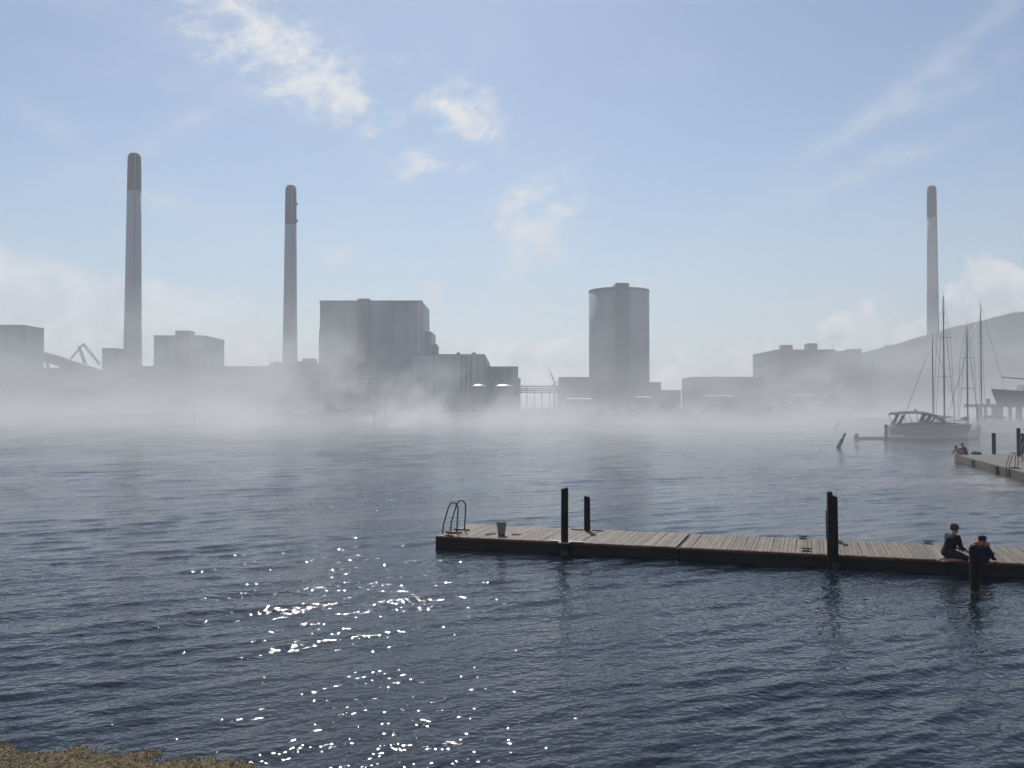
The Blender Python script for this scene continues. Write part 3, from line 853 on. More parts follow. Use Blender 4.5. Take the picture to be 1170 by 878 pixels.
def sailboat(px_m, py_top, Y, L, label, hullm, coverm, rz, lean=0.0, stay_to=None, red=False):
    x = PX(px_m, Y)
    t = thing('sailboat', (x, Y, 0), label, 'sailboat', 'sailing boats moored before the mound', rz=rz)
    hl = part(hull(MB(), L, L * 0.30, 0.05, 1.05, 0.35), 'hull', hullm, t)
    part(MB().loft([[(-L * .22, -L * .1, 1.0), (-L * .22, L * .1, 1.0), (-L * .22, L * .09, 1.42), (-L * .22, -L * .09, 1.42)],
                    [(L * .12, -L * .1, 1.02), (L * .12, L * .1, 1.02), (L * .12, L * .085, 1.5), (L * .12, -L * .085, 1.5)],
                    [(L * .25, -L * .06, 1.1), (L * .25, L * .06, 1.1), (L * .22, L * .05, 1.3), (L * .22, -L * .05, 1.3)]], False), 'cabin', 'gelcoat', t)
    for k_ in range(3):
        for s_ in (-1, 1):
            part(MB().obox((-L * .12 + k_ * L * .1, s_ * (L * .095 + 0.012), 1.26), (0.22, 0.02, 0.07), (1, 0, 0)), 'window', 'dark_glass', t)
    zt = PZ(px_m, py_top, Y); top_ = Vector((lean, 0, zt))
    mb = Vector((0, 0, 1.2))
    ms = part(MB().tube([mb, mb.lerp(top_, 0.5), top_], [0.105, 0.10, 0.075], 8), 'mast', 'alu', t)
    for f in (0.38, 0.68):
        c = mb.lerp(top_, f); part(MB().tube([c + Vector((0, -0.85, 0)), c, c + Vector((0, 0.85, 0))], 0.035, 6), 'spreader', 'alu', ms)
    part(MB().tube([top_, top_ + Vector((0, 0, 0.5))], 0.02, 6).tube([top_ + Vector((-0.25, 0, 0.45)), top_ + Vector((0.25, 0, 0.45))], 0.02, 6), 'wind_vane', 'alu', ms)
    bo = part(MB().tube([(-0.1, 0, 2.0), (-L * .36, 0, 2.05)], 0.07, 8), 'boom', 'alu', t)
    part(MB().loft([[(xx, w * math.cos(a), 2.22 + w * 1.2 * math.sin(a)) for a in np.linspace(0, 2 * math.pi, 10, endpoint=False)] for xx, w in ((-0.25, 0.26), (-L * .15, 0.22), (-L * .3, 0.15), (-L * .35, 0.06))]), 'sail_cover', coverm, bo)
    part(MB().tube([top_.lerp(mb, 0.04), (L * .53, 0, 1.45)], 0.035, 6), 'forestay', 'alu', t)
    part(MB().tube([top_, (-L * .49, 0, 1.1)], 0.022, 5), 'backstay', 'alu', t)
    for s_ in (-1, 1):
        c = mb.lerp(top_, 0.68) + Vector((0, 0.85 * s_, 0))
        part(MB().tube([top_, c, (-0.1, L * .145 * s_, 1.1)], 0.02, 5), 'shroud', 'alu', t)
    return t
sailboat(1079, 338.5, 122, 9.6, 'sailboat with the tallest mast behind the motor cruiser', 'gelcoat_blue', 'sail_cover_blue', R(-101), 0.0)
sailboat(1105.6, 372, 118, 8.2, 'sailboat with medium mast just right of the tallest mast', 'gelcoat', 'sail_cover_blue', R(-100), 0.0)
sailboat(1066, 386, 138, 8.0, 'sailboat with red sail cover and short mast left of the tallest', 'gelcoat', 'sail_cover_red', R(160), 0.0)
sailboat(1121.5, 348.5, 136, 9.4, 'sailboat with the faint tall mast at far right', 'gelcoat_blue', 'sail_cover_blue', R(170), 0.0)

# low jetty left of the cruiser
t = thing('low_jetty', (P(1003, 501, 112).x, 109, 0), 'low grey jetty reaching left from the motor cruiser', 'jetty')
a, b = P(975, 501, 110), P(1060, 500, 108.2)
MB().obox(((a.x + b.x) / 2, 109, 0.12), ((b.x - a.x) / 2, 0.8, 0.12), (1, -0.03, 0)).build('deck', 'timber', t)
MB().obox(((a.x + b.x) / 2, 109, -0.2), ((b.x - a.x) / 2 - 0.4, 0.6, 0.196), (1, -0.03, 0)).build('float', 'tarred_wood', t)
MB().obox((P(1022, 497, 109).x, 109.1, 0.32), (1.1, 0.5, 0.08), (1, -0.03, 0)).build('step', 'gelcoat', t)
MB().lathe((P(973, 497, 109.3).x + 0.5, 109.0, 0.24), [(0.2, 0), (0.24, 0.2), (0.12, 0.42)], 12).build('bollard', 'tarred_wood', t)
x = PX(1012, 108)
t = thing('mooring_post', (x, 108, 0), 'short thick post between the low jetty and the motor cruiser', 'post', 'posts around the marina')
MB().tube([(x, 108, -1), (x, 108, 1.6), (x, 108, 1.72)], [0.19, 0.18, 0.14], 12).build('pile', 'tarred_wood', t)
MB().lathe((x, 108, 1.2), [(0.205, 0), (0.205, 0.14)], 12).build('band', 'alu', t)
for px0, py0, px1, py1, Y, r, lab in ((958, 511, 965.8, 495.5, 87, 0.15, 'leaning dark stake sticking out of the open water'), (954, 490, 959.5, 483, 152, 0.10, 'thin faint leaning stake farther out in the mist')):
    a, b = P(px0, py0, Y), P(px1, py1, Y); d = (b - a); a2 = a - d * 0.6
    o = MB().tube([a2, a, a + d * 0.55, a + d * 0.56, b], [r * 1.3, r * 1.3, r * 1.2, r * 0.8, r * 0.62], 10).build('leaning_stake', 'tarred_wood')
    tag(o, lab, 'stake', 'leaning stakes')

# breakwater, boat cradle and the boat hauled out
bw = MB()
rng = np.random.default_rng(8)
n = 60
xs = np.linspace(PX(1085, 132), 120, n)
rows = []
for k_, (dy, z) in enumerate(((-4.5, -0.8), (-2.8, 0.35), (-1.0, 1.15), (2.5, 1.35), (60, 1.3))):
    rows.append([(xx + rng.normal() * 0.3, 134 + dy + rng.normal() * 0.3 + 0.0 * xx, z * min(1, 0.15 + i_ / 5.0) + rng.normal() * 0.10) for i_, xx in enumerate(xs)])
v = [p for r_ in rows for p in r_]
bw.add(v, [(j * n + i, j * n + i + 1, (j + 1) * n + i + 1, (j + 1) * n + i) for j in range(4) for i in range(n - 1)], True)
tag(bw.build('breakwater', 'sand_stone'), 'low stony breakwater behind the sailboats', kind='structure')

Yq = 150
t = thing('boat_cradle', (PX(1140, Yq), Yq, 1.3), 'timber cradle with posts holding the hauled-out boat', 'cradle')
ztop = PZ(1140, 465.5, Yq)
for px in (1117, 1126, 1134.5, 1144, 1154, 1166, 1180):
    MB().box(PX(px, Yq) - 0.17, PX(px, Yq) + 0.17, Yq - 0.2, Yq + 0.2, 1.1, ztop).build('post', 'timber', t)
MB().box(PX(1113, Yq), PX(1190, Yq), Yq - 0.4, Yq + 0.4, ztop + 0.004, ztop + 0.5).build('beam', 'timber', t)
MB().box(PX(1113, Yq), PX(1190, Yq), Yq + 2.6, Yq + 3.4, ztop + 0.004, ztop + 0.5).build('beam', 'timber', t)
for px in (1130, 1150, 1175):
    MB().box(PX(px, Yq) - 0.28, PX(px, Yq) + 0.28, Yq + 2.7, Yq + 3.3, 1.1, ztop).build('post', 'timber', t)
MB().tube([(PX(1129, Yq), Yq, ztop + .45), (PX(1129, Yq), Yq, ztop + 1.35)], 0.3, 8).build('winch', 'timber', t)
t = thing('hauled_out_boat', (PX(1176, Yq), Yq + 1.5, ztop + 0.5), 'boat hull standing ashore on the cradle at right edge', 'boat', rz=R(180))
hl = part(hull(MB(), 9.0, 2.8, 0.6, 2.1, 0.28, draft=0.0), 'hull', 'antifoul', t)
part(MB().loft([[(-2.5, -1.1, 2.0), (-2.5, 1.1, 2.0), (-2.5, 1.0, 3.1), (-2.5, -1.0, 3.1)], [(0.9, -1.1, 2.0), (0.9, 1.1, 2.0), (0.4, 0.95, 3.2), (0.4, -0.95, 3.2)]], False), 'cabin', 'gelcoat', t)
for s_ in (-1, 1):
    for k_ in range(2): part(MB().obox((-1.9 + 1.3 * k_, 1.07 * s_, 2.65), (0.42, 0.03, 0.25), (1, 0, 0)), 'window', 'dark_glass', t)
part(MB().tube([(-1.0, 0, 4.05), (3.6, 0, 4.45)], 0.10, 8), 'boom', 'alu', t)
part(MB().tube([(-0.6, 0, 3.1), (-0.6, 0, 4.2)], 0.08, 8), 'mast_stub', 'alu', t)

# ------------------------------------------------------------------ bathing jetty in the foreground
def wood(name, dark, pale, along=0):
    m = bpy.data.materials.new(name); m.use_nodes = True
    E.nt = m.node_tree; nt = E.nt; b = nt.nodes['Principled BSDF']
    tc = nt.nodes.new('ShaderNodeTexCoord'); inf = nt.nodes.new('ShaderNodeObjectInfo')
    x, y, z = sep(tc.outputs['Object'])
    rnd = E(inf.outputs['Random'])
    v = xyz(x + rnd * 40, y * 0.12 + rnd * 17, z)
    gr = noise(v, 26, 5, 0.65)
    bl = noise(xyz(x * 0.7 + rnd * 9, y * 0.8, z), 2.3, 4, 0.6)
    c = mixcol(smooth(gr, 0.34, 0.66) * 0.55 + smooth(bl, 0.35, 0.65) * 0.45, dark, pale)
    hsv = nt.nodes.new('ShaderNodeHueSaturation'); nt.links.new(c, hsv.inputs['Color'])
    nt.links.new((rnd * 0.46 + 0.74).k, hsv.inputs['Value'])
    nt.links.new(hsv.outputs[0], b.inputs['Base Color'])
    b.inputs['Roughness'].default_value = 0.72
    bp = nt.nodes.new('ShaderNodeBump'); bp.inputs['Distance'].default_value = 0.004
    nt.links.new(gr.k, bp.inputs['Height']); nt.links.new(bp.outputs[0], b.inputs['Normal'])
    MATS[name] = m
wood('plank_wood', (0.125, 0.098, 0.073), (0.275, 0.226, 0.172))
mat('fascia', (0.020, 0.017, 0.016), 0.75, 0.3, 1.5, bump=0.006, bscale=20)
mat('rust_red', (0.20, 0.055, 0.035), 0.8, 0.3, 5)
mat('galvanised', (0.45, 0.45, 0.46), 0.45, 0.15, 6, metal=0.6)
mat('steel_tube', (0.10, 0.10, 0.11), 0.35, 0.1, 8, metal=0.8)
mat('iron', (0.035, 0.03, 0.03), 0.7, 0.2, 8)

DECK = 0.32
A0 = Vector((-2.14, 26.05, 0)); AX = Vector((0.9513, -0.3083, 0)); AY = Vector((0.3083, 0.9513, 0))
DW = 2.72; DL = 23.0; JOINT = 6.78
ang = math.atan2(AX.y, AX.x)
dock = thing('bathing_jetty', tuple(A0), 'long floating timber jetty with crosswise planks in the foreground', 'jetty', rz=ang)
# local space: x along the jetty from its left end, y across from the near edge, z up
pm = MB().box(-0.0455, 0.0455, 0.03, DW - 0.03, -0.034, 0.0).mesh('plank', 'plank_wood')
pitch = 0.0985; i = 0; x = 0.055
while x < DL:
    if abs(x - JOINT) > 0.055:
        o = bpy.data.objects.new('plank', pm); C.objects.link(o); o.parent = dock
        o.location = (x + random.gauss(0, 0.002), random.gauss(0, 0.007), DECK + random.gauss(0, 0.0025))
        o.rotation_euler = (0, random.gauss(0, 0.012), random.gauss(0, 0.0025))
    x += pitch
for a, b in ((0, JOINT - 0.025), (JOINT + 0.025, DL)):
    for y0, y1 in ((0.0, 0.07), (DW - 0.07, DW)):
        part(MB().box(a, b, y0 - 0.02, y1 - 0.02 if y0 == 0 else y1 + 0.0, -0.14, DECK - 0.042), 'fascia', 'fascia', dock)
    part(MB().box(a, b, -0.045, -0.024, DECK - 0.055, DECK - 0.006), 'edge_strip', 'rust_red', dock)
    for ex in (a, b - 0.07): part(MB().box(ex + (0.003 if ex == a else -0.003), ex + 0.067, 0.055, DW - 0.075, -0.14, DECK - 0.044), 'end_beam', 'fascia', dock)
    for y in (0.75, 1.9): part(MB().box(a + 0.1, b - 0.1, y, y + 0.1, DECK - 0.16, DECK - 0.04), 'joist', 'fascia', dock)
    k_ = a + 0.25
    while k_ < b - 1:
        part(MB().box(k_, min(k_ + 2.2, b - 0.1), 0.12, DW - 0.14, -0.3, DECK - 0.17), 'float', 'fascia', dock); k_ += 2.5
part(MB().box(JOINT - 0.16, JOINT + 0.16, 0.18, 0.3, DECK - 0.12, DECK - 0.045), 'hinge', 'iron', dock)
part(MB().box(JOINT - 0.16, JOINT + 0.16, DW - 0.3, DW - 0.18, DECK - 0.12, DECK - 0.045), 'hinge', 'iron', dock)


mat('weed', (0.035, 0.040, 0.018), 0.6, 0.35, 14, bump=0.01, bscale=40)
def to_dock(p): q = Vector(p) - A0; return q.dot(AX), q.dot(AY)


# piles and their collars
def pile(name, px, py_top, Y, r, label, extra=None, zb=-2.5):
    x = PX(px, Y); zt = PZ(px, py_top, Y)
    t = thing(name, (x, Y, 0), label, 'post', 'piles along the bathing jetty')
    MB().tube([(x, Y, zb), (x, Y, 0), (x + random.gauss(0, .012), Y, zt - 0.03), (x, Y, zt)], [r, r, r * 0.97, r * 0.9], 18).build('pile', 'tarred_wood', t)
    MB().lathe((x, Y, 0), [(r + 0.002, -0.4), (r + 0.008, -0.05), (r + 0.007, 0.06), (r + 0.003, 0.13 + 0.03 * random.random())], 18, True, lambda i: 1 + 0.02 * math.sin(i * 2.7)).build('weed_band', 'weed', t)
    return t, x, zt
t, x, zt = pile('jetty_pile', 644.8, 558, 24.72, 0.098, 'tall black pile at the near edge left of the plank joint')
fx, fy = to_dock((x, 24.72, 0))
for a, b in (((fx - 0.48, -0.03), (fx - 0.14, 0.06)), ((fx + 0.14, -0.03), (fx + 0.48, 0.06))):
    part(MB().box(a[0], b[0], a[1], b[1], DECK + 0.006, DECK + 0.03), 'pile_bracket', 'galvanised', dock)
part(MB().box(fx - 0.14, fx + 0.14, -0.30, -0.27, DECK + 0.006, DECK + 0.03).box(fx - 0.14, fx - 0.115, -0.268, 0.05, DECK + 0.006, DECK + 0.03).box(fx + 0.115, fx + 0.14, -0.268, 0.05, DECK + 0.006, DECK + 0.03), 'pile_bracket', 'galvanised', dock)
t, x, zt = pile('jetty_pile', 670.8, 567.5, 27.15, 0.093, 'shorter black pile at the far edge behind the tall one')
fx, fy = to_dock((x, 27.15, 0))
for s_ in (-1, 1): part(MB().box(fx + s_ * 0.14 - (0.34 if s_ < 0 else 0), fx + s_ * 0.14 + (0.34 if s_ > 0 else 0), fy - 0.02, fy + 0.05, DECK + 0.006, DECK + 0.03), 'pile_bracket', 'iron', dock)
t, x, zt = pile('jetty_pile', 952.6, 567, 22.62, 0.088, 'black double pile at the near edge beside the seated pair')
MB().tube([(x - 0.10, 22.68, -2.5), (x - 0.10, 22.68, PZ(949, 562, 22.7))], 0.07, 14).build('second_pile', 'tarred_wood', t)
pile('jetty_pile', 945.2, 584, 25.35, 0.055, 'thin low pile at the far edge behind the double pile')
pile('jetty_pile', 1111.5, 624.5, 19.25, 0.088, 'lone black pile standing in the water before the child', zb=-2)

# swim ladder
def swim_ladder(name, t):
    """Local: x points from the water inwards over the deck, y across, z from the deck."""
    for y in (0.0, 0.62):
        pts = [(-0.05, y, -1.1), (-0.05, y, 0.0), (-0.03, y, 0.22), (0.06, y, 0.52), (0.14, y, 0.76), (0.19, y, 0.84), (0.26, y, 0.885), (0.34, y, 0.87), (0.40, y, 0.80), (0.425, y, 0.70), (0.41, y, 0.45), (0.385, y, 0.02)]
        part(MB().tube(pts, 0.021, 10), 'handrail', 'steel_tube', t)
        part(MB().obox((0.30, y, 0.028), (0.24, 0.035, 0.018), (1, 0, 0)), 'foot_plate', 'rust_red' if name == 0 else 'iron', t)
    for z in (-0.15, -0.42, -0.69, -0.96):
        part(MB().obox((-0.05, 0.31, z), (0.04, 0.29, 0.014), (1, 0, 0)), 'rung', 'steel_tube', t)
lp = A0 + AY * 0.62
lad = thing('swim_ladder', (lp.x, lp.y, DECK + 0.004), 'steel swim ladder with two arched rails on the jetty end', 'ladder', 'swim ladders', rz=ang)
swim_ladder(0, lad)

# bin with two sticks beside it
mat('bin_mesh', (0.30, 0.26, 0.22), 0.6, 0.12, 8)
mat('stick_dark', (0.06, 0.045, 0.06), 0.6, 0.2, 8)
q = P(573, 611.2, 3.68 * F / 148.6)
t = thing('waste_bin', (q.x, q.y, DECK), 'small tapered grey-brown bin standing on the jetty near the ladder', 'bin')
hgt = 0.375
nb = 20
MB().lathe((q.x, q.y, DECK + 0.004), [(0.085, 0), (0.092, 0.012), (0.092 + 0.042, hgt - 0.02)], 26).build('body', 'bin_mesh', t)
MB().lathe((q.x, q.y, DECK + hgt - 0.016), [(0.128, 0), (0.144, 0.002), (0.146, 0.018), (0.130, 0.020), (0.122, 0.004)], 26).build('rim', 'iron', t)
MB().lathe((q.x, q.y, DECK + 0.0045), [(0.098, 0), (0.100, 0.018), (0.094, 0.022)], 26).build('foot_ring', 'iron', t)
for i in range(nb):
    a = 2 * math.pi * i / nb; ca, sa = math.cos(a), math.sin(a)
    MB().tube([(q.x + 0.094 * ca, q.y + 0.094 * sa, DECK + 0.03), (q.x + 0.136 * ca, q.y + 0.136 * sa, DECK + hgt - 0.02)], 0.0045, 5).build('rib', 'bin_mesh', t)
for (pa, pb, lab) in (((555, 610.6), (567, 609.4), 'dark stick lying on the planks left of the bin'), ((585, 610.6), (595, 610.2), 'dark stick lying on the planks right of the bin')):
    a, b = [P(*pp, 3.66 * F / (pp[1] - 463)) for pp in (pa, pb)]
    a.z = b.z = DECK + 0.02
    o = MB().tube([a, a.lerp(b, 0.5) + Vector((0, 0, 0.006)), b], [0.016, 0.018, 0.013], 8).build('stick', 'stick_dark'); tag(o, lab, 'stick', 'sticks lying by the bin')

# mooring cleats and a rope end
for px, py, lab in ((513.5, 612.2, 'dark cleat at the front left corner of the jetty'), (918, 612.4, 'dark cleat at the far edge left of the double pile'), (921.5, 629.4, 'dark cleat at the near edge left of the double pile'), (1059, 619.6, 'dark cleat at the far edge left of the kneeling person')):
    u, w = to_dock(P(px, py, 3.68 * F / (py - 463)))
    q = A0 + AX * u + AY * min(DW - 0.12, max(0.12, w)); q.z = DECK
    t = thing('mooring_cleat', tuple(q), lab, 'cleat', 'mooring cleats', rz=ang)
    part(MB().obox((0, 0, 0.014), (0.11, 0.04, 0.01), (1, 0, 0)), 'base', 'iron', t)
    part(MB().tube([(-0.035, 0, 0.02), (-0.035, 0, 0.06)], 0.014, 8).tube([(0.035, 0, 0.02), (0.035, 0, 0.06)], 0.014, 8), 'neck', 'iron', t)
    part(MB().tube([(-0.14, 0, 0.082), (-0.07, 0, 0.07), (0.07, 0, 0.07), (0.14, 0, 0.082)], [0.010, 0.017, 0.017, 0.010], 8), 'horn', 'iron', t)
mat('rope', (0.16, 0.12, 0.09), 0.9, 0.2, 20)
pts = [P(px, py, 3.65 * F / (py - 463)) for px, py in ((956, 617), (959, 617.6), (962, 619.6), (966, 622), (968.5, 622.6))]
for p_ in pts: p_.z = DECK + 0.03
tag(MB().tube(pts, [0.02, 0.03, 0.032, 0.03, 0.02], 8).build('rope_end', 'rope'), 'short brown rope end on the planks right of the double pile', 'rope')


# ------------------------------------------------------------------ second pontoon with bathers
D2 = 0.45
B0 = Vector((32.0, 66.9, 0)); BX = Vector((-0.266, -0.964, 0)).normalized(); BY = Vector((0.964, -0.266, 0)).normalized()
W2, L2 = 6.2, 34.0
p2 = thing('pontoon', tuple(B0), 'broad weathered pontoon at the right edge beyond the jetty', 'pontoon', rz=math.atan2(BX.y, BX.x))
# local: x towards the viewer along the pontoon, y across to the right (towards +BY), z up
sgn = 1 if Vector((-BX.y, BX.x, 0)).dot(BY) > 0 else -1
wood('deck_wood', (0.17, 0.15, 0.125), (0.40, 0.36, 0.31))
for k_ in range(3):
    a, b = k_ * 11.4 + 0.05, min(L2, (k_ + 1) * 11.4 - 0.05)
    n_ = int((b - a) / 0.145)
    dm = MB()
    for j in range(n_):
        xx = a + (j + 0.5) * (b - a) / n_
        dm.box(xx - 0.066, xx + 0.066, min(0.03 * sgn, (W2 - .03) * sgn), max(0.03 * sgn, (W2 - .03) * sgn), D2 - 0.035, D2 + random.gauss(0, 0.002))
    o = part(dm, 'decking', 'deck_wood', p2); o['kind'] = 'stuff'
    part(MB().box(a, b, min(0, .1 * sgn), max(0, .1 * sgn), -0.2, D2 - 0.04), 'fascia', 'timber', p2)
    part(MB().box(a, b, min((W2 - .1) * sgn, W2 * sgn), max((W2 - .1) * sgn, W2 * sgn), -0.2, D2 - 0.04), 'fascia', 'timber', p2)
    part(MB().box(a + .4, b - .4, min(0.6 * sgn, (W2 - .6) * sgn), max(0.6 * sgn, (W2 - .6) * sgn), -0.4, D2 - 0.045), 'float', 'fascia', p2)
part(MB().box(-0.04, 0.04, min(0.1 * sgn, (W2 - .1) * sgn), max(0.1 * sgn, (W2 - .1) * sgn), -0.2, D2 - 0.04), 'end_beam', 'timber', p2)
for xx in (6.5, 13.0, 19.5):
    part(MB().box(xx - 0.25, xx + 0.25, min(-0.12 * sgn, -0.004 * sgn), max(-0.12 * sgn, -0.004 * sgn), -0.1, D2 - 0.06), 'fender', 'tarred_wood', p2)
for px, py, Y, r, lab in ((1135, 495, 66.6, 0.135, 'dark post at the far end of the broad pontoon'), (1163.3, 489.5, 63.2, 0.125, 'taller dark post beside the standing person on the pontoon')):
    x = PX(px, Y); zt = PZ(px, py, Y)
    t = thing('pontoon_pile', (x, Y, 0), lab, 'post', 'posts of the broad pontoon')
    MB().tube([(x, Y, -2), (x, Y, zt - 0.04), (x, Y, zt)], [r, r, r * 0.85], 14).build('pile', 'tarred_wood', t)
    MB().lathe((x, Y, D2 + 0.006), [(r + 0.05, 0), (r + 0.05, 0.05)], 14).build('collar', 'galvanised', t)
q = B0 + BX * 15.9
l2 = thing('swim_ladder', (q.x, q.y, D2 + 0.004), 'swim ladder with arched rails on the broad pontoon at right', 'ladder', 'swim ladders', rz=math.atan2(BY.y, BY.x))
swim_ladder(1, l2)

# ------------------------------------------------------------------ people
mat('skin', (0.46, 0.27, 0.19), 0.55, 0.06, 6)
mat('skin_tan', (0.40, 0.20, 0.14), 0.55, 0.06, 6)
mat('hair_dark', (0.018, 0.013, 0.011), 0.5, 0.2, 20, stretch=(1, 1, 0.2))
mat('hair_brown', (0.16, 0.085, 0.045), 0.5, 0.2, 20, stretch=(1, 1, 0.2))
mat('cloth_black', (0.009, 0.009, 0.011), 0.9, 0.15, 12, bump=0.003, bscale=40)
mat('cloth_green', (0.036, 0.040, 0.033), 0.9, 0.15, 12, bump=0.003, bscale=40)
mat('cloth_navy', (0.012, 0.015, 0.035), 0.9, 0.15, 12)
mat('cloth_blue', (0.055, 0.085, 0.26), 0.9, 0.12, 12)
mat('cloth_orange', (0.78, 0.17, 0.055), 0.75, 0.10, 12)
mat('cloth_pink', (0.38, 0.16, 0.15), 0.85, 0.10, 12)
mat('cloth_red', (0.30, 0.04, 0.035), 0.85, 0.10, 12)
mat('eye', (0.02, 0.015, 0.012), 0.2, 0.0, 5)


def skin_mesh(name, V, Ed, m, voxel=0.008):
    """V: list of (pos, rx, ry). Tapered limbs along the edges fused into one continuous surface."""
    mb = MB()
    for a, b in Ed:
        p, q = V[a][0], V[b][0]; r0, r1 = (V[a][1] + V[a][2]) / 2, (V[b][1] + V[b][2]) / 2
        d = q - p; L = max(d.length, 1e-4); d /= L
        pts, rs = [], []
        for k_ in range(5): th = math.pi / 2 * (k_ + 0.4) / 5; pts.append(p - d * (r0 * math.cos(th))); rs.append(r0 * math.sin(th))
        for f_ in (0.0, 0.5, 1.0): pts.append(p.lerp(q, f_)); rs.append(r0 + (r1 - r0) * f_)
        for k_ in range(4, -1, -1): th = math.pi / 2 * (k_ + 0.4) / 5; pts.append(q + d * (r1 * math.cos(th))); rs.append(r1 * math.sin(th))
        mb.tube(pts, rs, 14)
    me = mb.mesh(name)
    o = bpy.data.objects.new(name, me); C.objects.link(o)
    rm = o.modifiers.new('fuse', 'REMESH'); rm.mode = 'VOXEL'; rm.voxel_size = voxel
    sm = o.modifiers.new('soft', 'SMOOTH'); sm.factor = 0.5; sm.iterations = 5 if voxel < 0.01 else 3
    dg = bpy.context.evaluated_depsgraph_get(); dg.update()
    out = bpy.data.meshes.new_from_object(o.evaluated_get(dg)); out.name = name
    bpy.data.objects.remove(o); bpy.data.meshes.remove(me)
    out.materials.clear(); out.materials.append(MATS[m])
    out.polygons.foreach_set('use_smooth', [True] * len(out.polygons))
    return out


def put(me, name, t):
    o = bpy.data.objects.new(name, me); C.objects.link(o); o.parent = t; return o


